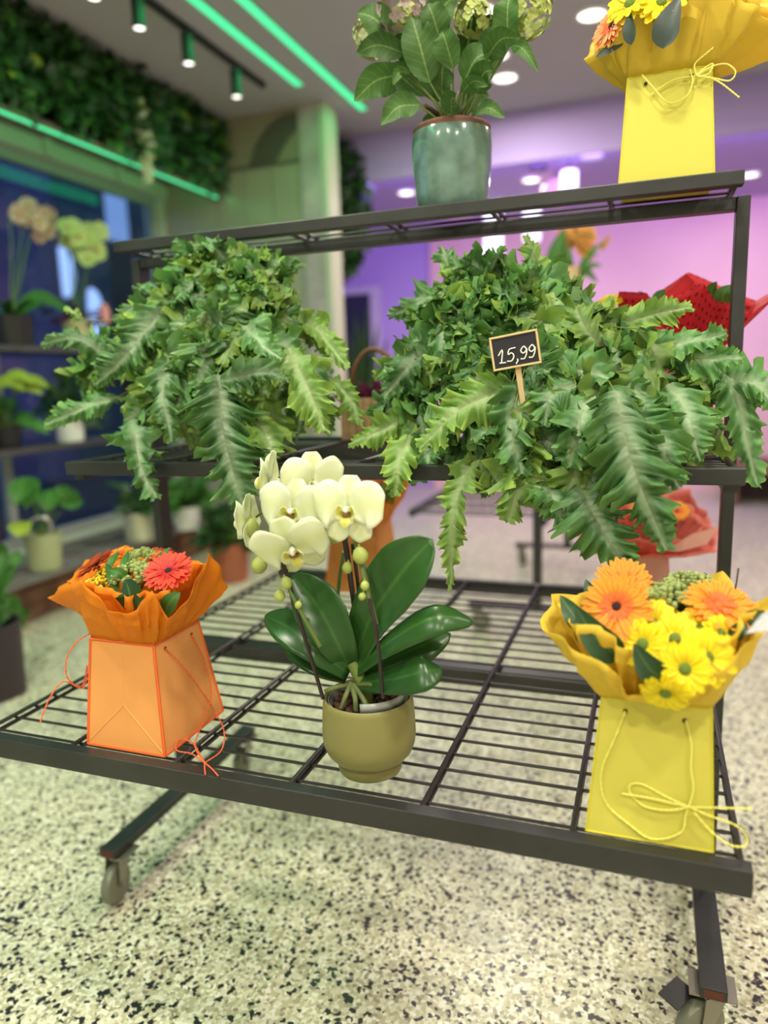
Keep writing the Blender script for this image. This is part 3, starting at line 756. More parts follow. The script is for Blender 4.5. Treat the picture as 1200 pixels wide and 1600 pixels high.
LEAVES = [  # pixel path, depth, half width, cup
    ([(551, 1045, -.512), (580, 965, -.520), (632, 890, -.525), (676, 843, -.515)], .045, .25, (-.45, -1, -.15)),
    ([(552, 1050, -.515), (610, 1002, -.545), (680, 965, -.545), (741, 972, -.515)], .026, -.25, (-.15, -.75, .75)),
    ([(554, 1055, -.505), (610, 1030, -.52), (660, 1008, -.51), (704, 990, -.48)], .027, -.25, (-.1, -.8, .6)),
    ([(556, 1066, -.520), (610, 1062, -.555), (660, 1050, -.565), (691, 1046, -.545)], .029, -.15, (0, -.75, .75)),
    ([(546, 1045, -.515), (525, 1000, -.535), (495, 945, -.525), (456, 898, -.505)], .039, .25, (.35, -1, .1)),
    ([(543, 1052, -.520), (495, 1015, -.545), (450, 980, -.53), (414, 962, -.505)], .028, .2, (.25, -.85, .5)),
    ([(543, 1058, -.505), (505, 1040, -.51), (470, 1012, -.49), (440, 985, -.47)], .026, .2, (.2, -.9, .5)),
]
for path, w, cup, hint in LEAVES:
    g = G(); blade(g, [YP(*q) for q in path], hint, w, 22, 9, 'orchid', cup)
    g.build('leaf', M_gleaf, orch, solid=.0016, angle=180)
g = G(); g.tube(spline([base + (0, 0, -.03), base + (.001, -.003, .012), YP(551, 1035, -.512)], 10), np.linspace(.009, .011, 10), 10); g.build('stem', mat('orchid_stem', (.14, .21, .04), .45), orch)
M_root = mat('orchid_root', (.12, .15, .05), .6, var=.3, scale=40)
for q in (((548, 1068, -.525), (541, 1085, -.548), (533, 1107, -.556)), ((552, 1070, -.525), (566, 1090, -.548), (574, 1108, -.556)), ((546, 1072, -.52), (525, 1074, -.545), (508, 1080, -.548)), ((556, 1070, -.52), (580, 1070, -.54), (592, 1076, -.54)), ((549, 1070, -.525), (555, 1092, -.555), (556, 1110, -.558))):
    G().tube(spline([YP(*a) for a in q], 10), .0038, 8).build('root', M_root, orch)
M_spike = mat('flower_spike', (.10, .15, .035), .45); M_stake = mat('dark_stake', (.020, .008, .012), .35)


def rod(name, m, pts, r, n=8, k=14): return G().tube(spline([YP(*p) for p in pts], k), r, n).build(name, m, orch)


rod('stake', M_stake, [(505, 1092, -.562), (470, 975, -.572), (442, 878, -.568)], .0031)
rod('stake', M_stake, [(598, 1090, -.560), (590, 1000, -.585), (577, 935, -.575)], .0031)
rod('stake', M_stake, [(562, 1010, -.490), (550, 920, -.495), (537, 830, -.50)], .0046)
rod('stake', M_stake, [(566, 1010, -.482), (560, 920, -.490), (551, 850, -.495)], .0030)
rod('support_cane', mat('green_cane', (.10, .16, .045), .5), [(524, 968, -.44), (530, 910, -.45), (537, 862, -.46)], .0034)
rod('support_cane', MATS['green_cane'], [(597, 990, -.47), (592, 940, -.47), (567, 880, -.48)], .0034)
rod('flower_spike', M_spike, [(577, 940, -.572), (566, 890, -.560), (556, 850, -.545), (548, 822, -.53), (535, 800, -.50), (510, 760, -.50)], np.linspace(.0036, .0026, 14))
rod('flower_spike', M_spike, [(500, 1010, -.565), (472, 960, -.572), (449, 915, -.572), (440, 885, -.568), (440, 850, -.54), (450, 815, -.51), (430, 790, -.50), (400, 808, -.50)], np.linspace(.0034, .0020, 14))
rod('flower_spike', M_spike, [(440, 850, -.52), (420, 868, -.54), (405, 872, -.545)], .0018)
rod('flower_spike', M_spike, [(436, 745, -.49), (450, 752, -.495), (470, 775, -.5)], .0022)
rod('flower_spike', M_spike, [(590, 975, -.53), (578, 930, -.53), (572, 900, -.53), (563, 880, -.53)], .0022)
g = G()
for (u, v, y) in ((537, 840, -.505), (556, 862, -.50), (443, 893, -.568)): g.lathe([(.0045, -.004), (.007, -.003), (.007, .003), (.0045, .004)], YP(u, v, y), 12, (.1, 0, 1))
g.build('clip', M_stake, orch)
M_pet = leafmat('orchid_petal', (.85, .89, .66), (.80, .84, .52), (.88, .91, .72), .5, .10, .4, transl=.30, var=.05)
M_lip = leafmat('orchid_lip', (.76, .76, .30), (.62, .60, .10), (.78, .80, .58), .5, .2, .4, transl=.2, var=.05)
M_throat = mat('orchid_throat', (.22, .10, .04), .6); M_bud = mat('orchid_bud', (.36, .42, .10), .45, var=.18, scale=50)


def flower(u, v, y, nv, upv, s=1.0):
    """moth orchid bloom: two broad petals, three sepals, a lip and a column"""
    c = YP(u, v, y); n = nrm(nv); up = nrm(np.asarray(upv) - n * (np.asarray(upv) @ n)); rt = np.cross(up, n); s = s * .001
    L = lambda a, b, d=0: c + (rt * a + up * b + n * d) * s
    g = G()
    for sd in (-1, 1):
        g2 = G(); blade(g2, [L(sd * 3, 2, 0), L(sd * 26, 9, 5), L(sd * 54, 7, -2)], n, 36 * s, 16, 9, 'fan', -.05, .14, 1.4, sd)
        fo = g2 if sd == -1 else fo
        if sd == 1: g.V += g2.V; g.F += [tuple(i + g.n for i in q) for q in g2.F]; g.R += g2.R; g.S += g2.S; g.n += g2.n
    for k in range(1):
        g.add(fo.V[0], fo.F, fo.R[0], fo.S[0])
    f = g.build('flower', M_pet, orch, solid=.0007, angle=180)
    gs = G()
    blade(gs, [L(0, 4, -3), L(0, 28, -2), L(0, 52, -7)], n, 20 * s, 12, 7, 'fan', -.12)
    for sd in (-1, 1): blade(gs, [L(sd * 2, -3, -3), L(sd * 14, -22, -2), L(sd * 25, -44, -6)], n, 19 * s, 12, 7, 'fan', -.12)
    gs.build('sepals', M_pet, f, solid=.0007, angle=180)
    gl = G()
    for sd in (-1, 1): blade(gl, [L(sd * 3, -6, 3), L(sd * 11, -3, 10), L(sd * 9, 9, 14)], nrm(n - rt * sd * .6), 10 * s, 9, 5, 'oval', .5)
    blade(gl, [L(0, -6, 4), L(0, -14, 15), L(0, -25, 17)], nrm(n + up * .5), 12 * s, 10, 5, 'leaf', -.35)
    gl.build('lip', M_lip, f, solid=.0006, angle=180)
    gt = G(); gt.ball(L(0, -5, 8), 4.5 * s, 8, 6); gt.ball(L(4, -6, 9), 2.5 * s, 6, 4); gt.ball(L(-4, -6, 9), 2.5 * s, 6, 4); gt.build('throat', M_throat, f)
    gc = G(); gc.ball(L(0, 2, 8), 5 * s, 10, 6, (1, 1, 1.5), n + up * -.3); gc.build('column', mat('orchid_column', (.74, .74, .60), .5), f)
    return f


flower(544, 798, -.565, (.05, -1, .10), (.02, 0, 1), .98)
flower(457, 800, -.560, (.10, -1, .10), (.10, 0, 1), .96)
flower(458, 857, -.575, (.30, -.75, -.42), (-.35, .2, 1), 1.05)
flower(489, 757, -.520, (.72, -.62, -.05), (.05, 0, 1), .95)
flower(420, 752, -.495, (-.93, -.20, .05), (.10, -.05, 1), .95)
flower(386, 815, -.520, (-.96, -.12, -.05), (.05, 0, 1), .85)
for (u, v, y, r, ax) in ((405, 883, -.545, .0125, (.1, 0, 1)), (391, 826, -.515, .015, (.1, 0, 1)), (447, 911, -.575, .0090, (-.2, 0, 1)), (437, 931, -.573, .0085, (0, 0, 1)), (563, 868, -.565, .0115, (-.1, 0, 1)), (543, 887, -.560, .0080, (.2, 0, 1)), (524, 832, -.52, .0150, (.3, 0, 1)), (570, 915, -.575, .0065, (0, 0, 1)), (566, 932, -.575, .0055, (.3, 0, 1)), (466, 945, -.576, .0055, (.4, 0, 1)), (508, 828, -.53, .011, (.8, 0, .5))):
    c = YP(u, v, y); g = G()
    g.lathe([(.0006, -1.15 * r), (.55 * r, -.98 * r), (.92 * r, -.45 * r), (r, .05 * r), (.82 * r, .6 * r), (.45 * r, 1.0 * r), (.12 * r, 1.15 * r), (.0015, 1.45 * r)], c, 14, ax); g.build('bud', M_bud, orch)

# ------------------------------------------------------------------ flowers for the bouquets
def petals(g, c, n, R, npet, w, tilt, r0=.1, shape='strap', seed=0, droop=0.0):
    rg = np.random.RandomState(seed); n = nrm(n); x = nrm(np.cross(n, (.3, .1, 1))); y = np.cross(n, x)
    for k in range(npet):
        a = 2 * math.pi * (k + .3 * rg.rand()) / npet; d = x * math.cos(a) + y * math.sin(a); q = R * (.92 + .14 * rg.rand()); t = tilt + rg.normal(0, .05)
        blade(g, [c + d * R * r0, c + d * q * .55 + n * q * t * .7, c + d * q + n * q * (t - droop)], n, w * R, 7, 3, shape, .25)


def gerbera(par, c, n, R, m, m_in, m_eye, seed=0):
    c = np.asarray(c); n = nrm(n); g = G()
    petals(g, c, n, R, 26, .10, .10, .15, 'strap', seed); petals(g, c + n * R * .05, n, R * .86, 24, .10, .16, .15, 'strap', seed + 1)
    f = g.build('gerbera', m, par, angle=180)
    g = G(); petals(g, c + n * R * .08, n, R * .48, 30, .07, .22, .3, 'strap', seed + 2); petals(g, c + n * R * .10, n, R * .36, 24, .08, .25, .3, 'strap', seed + 3); g.build('inner_petals', m_in, f, angle=180)
    g = G(); g.ball(c + n * R * .09, R * .15, 12, 6, (1, 1, .5), n); g.build('eye', m_eye, f)
    G().tube(spline([c, c - n * R * .5, c - n * R * .7 + np.array([0, R * .5, -R * .8])], 6), .0028, 6).build('stem', M_stem, f)
    return f


def daisy(par, c, n, R, seed=0):
    c = np.asarray(c); n = nrm(n); g = G()
    petals(g, c, n, R, 15, .17, .10, .12, 'strap', seed, .04); petals(g, c + n * R * .05, n, R * .9, 13, .17, .22, .12, 'strap', seed + 5, .04)
    f = g.build('daisy', M_daisy, par, angle=180)
    g = G(); g.ball(c + n * R * .10, R * .24, 12, 6, (1, 1, .55), n); g.build('eye', M_deye, f)
    G().tube(spline([c, c - n * R * .5, c - n * R * .7 + np.array([0, R * .5, -R * .6])], 6), .002, 6).build('stem', M_stem, f)
    return f


def umbel(par, c, R, m, seed, k=170):
    rg = np.random.RandomState(seed); g = G(); c = np.asarray(c)
    for i in range(k):
        d = nrm(rg.normal(0, 1, 3)); d[2] = abs(d[2]); g.ball(c + d * R * (1, 1, .6) * (.80 + .2 * rg.rand()), R * .11, 5, 3)
    o = g.build('sedum_head', m, par, kind='stuff')
    g = G()
    for i in range(9):
        a = i * .7; g.tube([c + np.array([math.cos(a) * R * .7, math.sin(a) * R * .7, R * .25]), c - (0, 0, R * .8)], .0012, 4)
    g.build('stem', M_stem, o)


def bleaf(par, path, w, hint, m=None, cup=.15, wave=.08):
    g = G(); blade(g, [YP(*q) for q in path], hint, w, 14, 7, 'leaf', cup, wave, 1.5, .5); return g.build('leaf', m or M_dleaf, par, angle=180)


M_daisy = leafmat('yellow_daisy', (.86, .72, .015), (.80, .62, .01), None, .5, .1, .3, transl=.25, var=.10); M_deye = mat('green_eye', (.13, .20, .02), .7, bump=.5, bscale=400)
M_gor = leafmat('orange_gerbera', (.88, .34, .012), (.88, .27, .02), (.90, .43, .03), .5, .1, .4, transl=.25, var=.08); M_gin = leafmat('orange_gerbera_heart', (.86, .17, .03), (.85, .15, .03), None, .5, .1, .3, transl=.2, var=.1)
M_gred = leafmat('red_gerbera', (.68, .042, .018), (.62, .03, .015), (.74, .075, .035), .5, .1, .4, transl=.22, var=.1); M_grin = leafmat('red_gerbera_heart', (.66, .03, .03), (.6, .03, .03), None, .5, .1, .3, var=.1)
M_eyed = mat('dark_eye', (.020, .008, .008), .8, bump=.5, bscale=500); M_gdark = leafmat('rust_gerbera', (.42, .055, .012), (.40, .05, .01), None, .5, .1, .4, var=.2)
M_sed = mat('sedum', (.27, .33, .10), .6, var=.25, scale=60); M_yel = mat('yellow_tufts', (.72, .50, .02), .6, var=.2, scale=50)


def wrap(par, base, rim, m, rows=9, per=10, bulge=.012, fold=.006, nf=11, seed=0, dots=False, name='wrapping_paper', belly=0.0, inner=.84, crump=.004):
    K = len(rim); n = K * per; B = spline(base, n, True) if len(base) == K else None
    R = np.array([(rim[i // per] * (1 - (i % per) / per) + rim[(i // per + 1) % K] * ((i % per) / per)) for i in range(n)])
    Rs = spline(rim, n, True); R = .93 * R + .07 * Rs
    if B is None:
        q = len(base); pos = np.array([math.atan2(*(r - sum(rim) / K)[:2][::-1]) for r in R]); cb = sum(base) / q
        hx = max(abs(b[0] - cb[0]) for b in base); hy = max(abs(b[1] - cb[1]) for b in base); B = []
        for p in pos:
            cx, sy = math.cos(p), math.sin(p); k = min(hx / max(1e-6, abs(cx)), hy / max(1e-6, abs(sy))); B.append(cb + np.array([cx * k, sy * k, 0]))
        B = np.array(B)
    cR = R.mean(0); rows_ = []; ang = np.arange(n) * 2 * math.pi / n; rg = np.random.RandomState(seed); p1, p2 = rg.rand(2) * 6
    out = R - cR; out[:, 2] = 0; out /= np.maximum(1e-6, np.linalg.norm(out, axis=1))[:, None]
    for j in range(rows):
        t = j / (rows - 1); P = B * (1 - t) + R * t
        saw = np.abs(((ang * nf / 6.283 + p1) % 1) - .5) * 2 - .5
        P = P + out * (bulge * math.sin(math.pi * t) + belly * t * (1 - t))
        P = P + out * (fold * (saw + .5 * np.sin(ang * nf * 2.1 + p2)) * min(1, t * 1.8 + .15) * (1 - .4 * t))[:, None]
        cr = np.sin(ang * 7 + 9 * t + p1) * np.sin(ang * 3.1 - 7 * t + p2) + .6 * np.abs(np.sin(ang * 11 - 5 * t + p2))
        P = P + out * (crump * cr * min(1, t * 2) )[:, None] + np.array([0, 0, 1.]) * (crump * .6 * np.sin(ang * 9 + 6 * t) * t)[:, None]
        rows_.append(P)
    g = G(); g.sheet(np.array(rows_), rib=np.repeat(np.linspace(.001, 1, rows), n), ln=np.tile(np.arange(n) / n, rows), closed=True)
    o = g.build(name, m, par, angle=14, solid=.0004)
    if inner:
        rot = K // 2; r2 = [cR + (r - cR) * (inner, inner, .6) + np.array([0, 0, .010 + .022 * rg.rand()]) for r in R[per // 2::per]]
        wrap(par, base, r2, m, rows, per, bulge * .4, fold * 1.2, nf + 2, seed + 77, inner=0)
    return o


def bag(par, b, t, m, m_edge, e=.0028):
    """b, t: (x0, x1, y0, y1, z) of the bottom and the opening of a tapered paper bag"""
    def c4(q): x0, x1, y0, y1, z = q; return [np.array(p) for p in ((x0, y0, z), (x1, y0, z), (x1, y1, z), (x0, y1, z))]
    B, T = c4(b), c4(t); g = G(); g.add(B + T, [(0, 3, 2, 1), (0, 1, 5, 4), (1, 2, 6, 5), (2, 3, 7, 6), (3, 0, 4, 7)])
    o = g.build('bag', m, par, smooth=False, solid=.0012)
    ge = G()
    cen = sum(B + T) / 8
    def edge(p, q, r=None):
        r = e
        ge.tube([p, q], r * .55, 6)
    for i in range(4): edge(B[i], T[i]); edge(B[i], B[(i + 1) % 4]); edge(T[i], T[(i + 1) % 4])
    ge.build('edge_piping', m_edge, o)
    return o, B, T


def cord(par, pts, m, r=.0011, k=60):
    P = spline(pts, k); g = G()
    T, Nn, S = frames(P, (.31, .2, .9)); a = np.linspace(0, k * 1.6, k * 3)
    Pd = spline(P, k * 3); T, Nn, S = frames(Pd, (.31, .2, .9))
    for q in (0, math.pi): g.tube(Pd + (np.cos(a + q)[:, None] * Nn + np.sin(a + q)[:, None] * S) * r * .55, r * .75, 5)
    return g.build('cord', m, par)

# ------------------------------------------------------------------ orange bouquet bag, front left
M_obag = paper_mat('orange_bag_paper', (.86, .38, .115), None, .12); M_oedge = mat('orange_piping', (.78, .13, .02), .5)
M_opap = paper_mat('orange_wrap', (.83, .27, .012), None, .30); M_ocord = mat('orange_cord', (.78, .14, .04), .7)
M_hole = mat('eyelet_hole', (.03, .015, .005), .8)
ZB = Z1 + .0016
bo = thing('bouquet_bag', 'orange paper gift bag of red gerbera flowers on the front left of the bottom shelf', 'bouquet', (-.325, -.48, ZB))
o, B, T = bag(bo, (-.405, -.2435, -.573, -.392, ZB), (-.396, -.264, -.55, -.42, .768), M_obag, M_oedge, .0050)
g = G()      # pressed fold lines of the front panel, slightly raised
ff = lambda a, b: (B[0] * (1 - a) + B[1] * a) * (1 - b) + (T[0] * (1 - a) + T[1] * a) * b + np.array([0, -.0008, 0])
for q in (((.5, .42), (.5, .98)), ((.5, .42), (.98, .03)), ((.5, .42), (.02, .03))): g.tube([ff(*q[0]), ff(*q[1])], .0006, 4)
g.build('fold_line', mat('orange_fold', (.84, .46, .15), .6), o)
for (u, v) in ((258, 1013), (299, 991)):
    c = XP(u, v, -.2615); g = G(); g.lathe([(.0005, 0), (.0028, 0), (.0028, .0012), (.0005, .0012)], c, 12, (1, 0, .1)); g.build('eyelet', M_hole, o)
e1, e2 = XP(258, 1013, -.260), XP(299, 991, -.260)
kn = ZP(320, 1192, Z1 + .006)
oc = cord(bo, [e1, XP(285, 1040, -.250), XP(315, 1080, -.240), XP(338, 1115, -.234), ZP(350, 1142, .60), ZP(346, 1172, Z1 + .006), kn], M_ocord)
cord(bo, [e2, XP(318, 1030, -.245), XP(330, 1085, -.238), XP(316, 1130, -.236), ZP(305, 1165, .592), kn], M_ocord)
cord(bo, [kn, ZP(300, 1178, Z1 + .007), ZP(276, 1172, Z1 + .008), ZP(280, 1156, .592), ZP(300, 1160, .590), ZP(312, 1178, Z1 + .008), kn], M_ocord)
cord(bo, [kn, ZP(330, 1200, Z1 + .004), ZP(341, 1212, Z1 + .0045)], M_ocord, k=14); cord(bo, [kn, ZP(320, 1200, Z1 + .004), ZP(321, 1210, Z1 + .0045)], M_ocord, k=14)
cord(bo, [XP(140, 990, -.404), XP(118, 1005, -.42), XP(104, 1030, -.43), XP(106, 1060, -.43), XP(128, 1072, -.425), XP(136, 1040, -.412), XP(130, 1075, -.42), XP(100, 1065, -.43), XP(78, 1090, -.44), XP(63, 1128, -.445)], M_ocord)
rim = [YP(*q) for q in ((76, 935, -.52), (128, 903, -.575), (170, 955, -.60), (214, 953, -.60), (237, 920, -.598), (262, 967, -.575), (300, 922, -.52), (328, 861, -.47), (356, 918, -.43), (305, 880, -.38), (232, 872, -.345), (150, 885, -.36), (98, 918, -.44))]
wrap(bo, T, rim, M_opap, bulge=.004, fold=.010, nf=8, seed=1)
gerbera(bo, YP(264, 894, -.520), (.15, -.55, .80), .043, M_gred, M_grin, M_eyed, 1)
gerbera(bo, YP(150, 884, -.47), (-.35, -.35, .85), .042, M_gdark, M_gdark, M_eyed, 2)
gerbera(bo, YP(186, 868, -.42), (-.1, -.3, .95), .030, M_gor, M_gin, M_eyed, 3); gerbera(bo, YP(250, 870, -.43), (.1, -.2, .95), .030, M_gdark, M_gin, M_eyed, 4)
umbel(bo, YP(212, 902, -.50), .042, M_sed, 1, 240); umbel(bo, YP(226, 874, -.43), .034, M_sed, 2); umbel(bo, YP(152, 915, -.53), .024, M_yel, 3, 90); umbel(bo, YP(168, 897, -.48), .022, M_yel, 4, 80)
for path, w, hint in (([(205, 960, -.575), (203, 930, -.58), (196, 905, -.565)], .027, (0, -1, .3)), ([(256, 962, -.555), (266, 940, -.56), (282, 925, -.55)], .014, (.3, -1, .3)), ([(250, 965, -.545), (252, 940, -.55), (252, 920, -.54)], .014, (-.2, -1, .3)),
                      ([(185, 925, -.54), (175, 900, -.53), (165, 880, -.5)], .010, (0, -1, .6)), ([(200, 905, -.53), (186, 895, -.54), (172, 890, -.54)], .009, (0, -1, .6)), ([(195, 895, -.52), (196, 875, -.50), (200, 860, -.48)], .009, (0, -1, .6)), ([(235, 885, -.45), (255, 868, -.44), (265, 855, -.43)], .009, (0, -1, .6)), ([(170, 890, -.5), (178, 872, -.48), (186, 860, -.46)], .009, (0, -1, .6))):
    bleaf(bo, path, w, hint, M_dleaf if w > .02 else M_mleaf)

# ------------------------------------------------------------------ yellow bouquet bag, front right
M_ybag = paper_mat('yellow_bag_paper', (.68, .62, .10), None, .12); M_yedge = mat('yellow_piping', (.66, .58, .02), .5)
M_ypap = paper_mat('yellow_wrap', (.84, .62, .075), None, .30); M_ycord = mat('yellow_cord', (.80, .76, .16), .7)
by = thing('bouquet_bag', 'yellow gift bag of daisies and orange gerberas, front right of the bottom shelf', 'bouquet', (.526, -.49, ZB))
o, B, T = bag(by, (.446, .605, -.578, -.40, ZB), (.461, .598, -.542, -.42, .762), M_ybag, M_yedge)
for (u, v) in ((977, 1111), (1070, 1126)): g = G(); g.lathe([(.0005, 0), (.0030, 0), (.0030, .0012), (.0005, .0012)], YP(u, v, -.5465), 12, (0, -1, .2)); g.build('eyelet', M_hole, o)


def yf(u, v, d=.003): return YP(u, v, float(np.interp(v, [1095, 1320], [-.5425, -.5785])) - d)


cord(by, [yf(977, 1111), yf(962, 1150), yf(941, 1200), yf(940, 1235), yf(952, 1262), yf(985, 1290), yf(1012, 1309), yf(1040, 1310), yf(1066, 1298), yf(1071, 1275), yf(1077, 1256)], M_ycord, .0013)
cord(by, [yf(1072, 1126), yf(1080, 1165), yf(1079, 1200), yf(1083, 1230), yf(1077, 1258)], M_ycord, .0013)
kn = yf(1077, 1261, .005)
cord(by, [kn, yf(1045, 1247, .006), yf(1005, 1226, .006), yf(985, 1226, .006), yf(985, 1240, .006), yf(1008, 1260, .006), yf(1045, 1266, .006), kn], M_ycord, .0012)
cord(by, [kn, yf(1020, 1248, .008), yf(972, 1240, .008)], M_ycord, .0012, 24)
cord(by, [kn, yf(1120, 1262, .006), YP(1175, 1264, -.58)], M_ycord, .0012, 24)
cord(by, [kn, yf(1110, 1275, .006), YP(1150, 1290, -.575), YP(1166, 1308, -.57), YP(1163, 1322, -.575), YP(1140, 1320, -.585), yf(1110, 1298, .006), yf(1085, 1270, .007)], M_ycord, .0012, 40)
rim = [YP(*q) for q in ((847, 983, -.54), (888, 1002, -.595), (950, 1045, -.615), (985, 1082, -.605), (1040, 1100, -.595), (1088, 1076, -.605), (1128, 1042, -.605), (1185, 990, -.57), (1218, 925, -.48), (1165, 945, -.42), (1128, 894, -.36), (1076, 906, -.345), (960, 930, -.36), (863, 931, -.44))]
wrap(by, T, rim, M_ypap, bulge=.006, fold=.011, nf=8, seed=5)
gerbera(by, YP(964, 949, -.545), (-.12, -.86, .5), .047, M_gor, M_gin, M_eyed, 11); gerbera(by, YP(975, 915, -.47), (.0, -.75, .65), .042, M_gor, M_gin, M_eyed, 12)
gerbera(by, YP(1122, 949, -.50), (.15, -.45, .88), .048, M_gor, M_gin, M_gin, 13)
for k, (u, v, y, n, r) in enumerate(((1103, 1028, -.585, (.2, -.9, .4), .036), (1070, 1045, -.60, (.0, -.95, .3), .033), (1054, 999, -.56, (0, -.8, .6), .034), (1005, 1007, -.575, (-.3, -.85, .4), .034), (1020, 975, -.54, (-.1, -.75, .65), .034), (1095, 985, -.53, (.2, -.7, .7), .034), (1040, 1080, -.61, (-.1, -.85, -.5), .032), (1125, 990, -.54, (.5, -.6, .6), .026), (1040, 1035, -.58, (-.2, -.95, .2), .028))): daisy(by, YP(u, v, y), n, r, 20 + k)
umbel(by, YP(1040, 937, -.48), .040, M_sed, 5); umbel(by, YP(1075, 918, -.43), .036, M_sed, 6)
for path, w, hint in (([(975, 1030, -.575), (935, 1000, -.58), (897, 945, -.56)], .021, (-.2, -1, .4)), ([(912, 985, -.54), (895, 960, -.53), (875, 930, -.51)], .014, (0, -1, .4)), ([(1045, 1065, -.605), (1015, 1045, -.61), (990, 1005, -.60)], .017, (0, -1, .3)), ([(990, 1010, -.57), (970, 990, -.565), (955, 975, -.55)], .010, (0, -1, .5)),
                      ([(1160, 990, -.52), (1175, 968, -.52), (1195, 955, -.50)], .012, (0, -1, .4)), ([(1100, 930, -.42), (1102, 912, -.41), (1100, 894, -.40)], .012, (0, -1, .2)), ([(1075, 960, -.47), (1060, 940, -.48), (1052, 920, -.47)], .008, (0, -1, .5)), ([(1140, 1000, -.54), (1155, 985, -.54), (1168, 975, -.53)], .010, (0, -1, .4)), ([(930, 950, -.45), (922, 925, -.44), (915, 905, -.43)], .009, (0, -1, .4)), ([(905, 975, -.52), (920, 1000, -.56), (960, 1020, -.57)], .013, (0, -1, .4))):
    bleaf(by, path, w, hint)
G().tube(spline([YP(1145, 940, -.42), YP(1150, 915, -.42), YP(1154, 888, -.42)], 8), .0012, 5).build('twig', M_bark, by)
c = [YP(*q) for q in ((1165, 990, -.60), (1205, 985, -.60), (1218, 945, -.56), (1190, 960, -.57))]
G().add(c, [(0, 1, 2, 3)]).build('glitter_card', mat('silver_glitter', (.55, .53, .56), .35, .3, var=.35, scale=400), by, smooth=False, solid=.001)

# ------------------------------------------------------------------ yellow bouquet bag on the top shelf
ZT = Z3 + .001
a0, a1 = YP(967, 285, -.068), YP(1116, 278, -.068); t0, t1 = YP(981, 121, -.060), YP(1112, 104, -.060)
bt = thing('bouquet_bag', 'yellow paper gift bag with wrapped flowers on the top shelf, tied with yellow cord', 'bouquet', (.5 * (a0[0] + a1[0]), .02, ZT))
zt = .5 * (t0[2] + t1[2])
o, B, T = bag(bt, (a0[0], a1[0], -.068, .095, ZT), (t0[0], t1[0], -.060, .075, zt), M_ybag, M_yedge)
tf = lambda u, v, d=.004: YP(u, v, -.0625 - d)
for (u, v) in ((1009, 131), (1081, 118)): g = G(); g.lathe([(.0005, 0), (.003, 0), (.003, .0012), (.0005, .0012)], YP(u, v, -.0622), 12, (0, -1, .05)); g.build('eyelet', M_hole, o)
cord(bt, [tf(1003, 117, .008), tf(1020, 136, .008), tf(1040, 158, .010), tf(1056, 160, .010), tf(1074, 148, .010), tf(1082, 128, .008), tf(1078, 108, .008)], M_ycord, .0012)
cord(bt, [tf(1016, 150), tf(1030, 138, .006), tf(1055, 124, .006), tf(1080, 120, .006), tf(1092, 119, .008)], M_ycord, .0012)
kn = tf(1088, 118, .010)
cord(bt, [kn, tf(1112, 104, .012), tf(1135, 100, .012), tf(1149, 112, .012), tf(1140, 126, .012), tf(1115, 122, .012), kn], M_ycord, .0012)
cord(bt, [kn, tf(1104, 104, .010), tf(1114, 100, .012), tf(1108, 114, .012), tf(1092, 120, .01)], M_ycord, .0012, 30)
cord(bt, [kn, tf(1086, 100, .012), tf(1108, 80, .016), tf(1137, 56, .02)], M_ycord, .0012, 30); cord(bt, [kn, tf(1120, 126, .012), tf(1155, 152, .016)], M_ycord, .0012, 30)
rim = [YP(*q) for q in ((919, 92, -.04), (948, 70, -.10), (985, 15, -.115), (1030, -30, -.12), (1085, -55, -.125), (1140, -25, -.12), (1175, 15, -.12), (1225, 40, -.10), (1235, 85, -.02), (1190, -35, .09), (1080, -60, .13), (985, -20, .11), (930, 60, .05))]
wrap(bt, T, rim, M_ypap, bulge=.006, fold=.014, nf=7, seed=9)
gerbera(bt, YP(957, 42, -.085), (-.55, -.6, .3), .040, leafmat('salmon_gerbera', (.86, .32, .10), (.84, .26, .08), None, .5, .1, .4, transl=.2, var=.1), M_gin, M_eyed, 31)
daisy(bt, YP(985, 8, -.10), (-.3, -.85, .4), .040, 33); daisy(bt, YP(1035, 5, -.11), (0, -.9, .4), .042, 34); daisy(bt, YP(962, 28, -.06), (-.6, -.5, .5), .030, 35)
for path, w, hint in (([(1036, 76, -.13), (1042, 40, -.135), (1062, -8, -.13)], .021, (0, -1, -.05)), ([(987, 70, -.118), (983, 45, -.12), (984, 15, -.12)], .011, (-.4, -1, 0)), ([(975, 62, -.09), (955, 75, -.095), (930, 90, -.09)], .009, (0, -1, .2)), ([(972, 50, -.085), (955, 62, -.09), (938, 62, -.09)], .009, (0, -1, .2))):
    bleaf(bt, path, w, hint, mat('slate_leaf', (.035, .055, .045), .4))

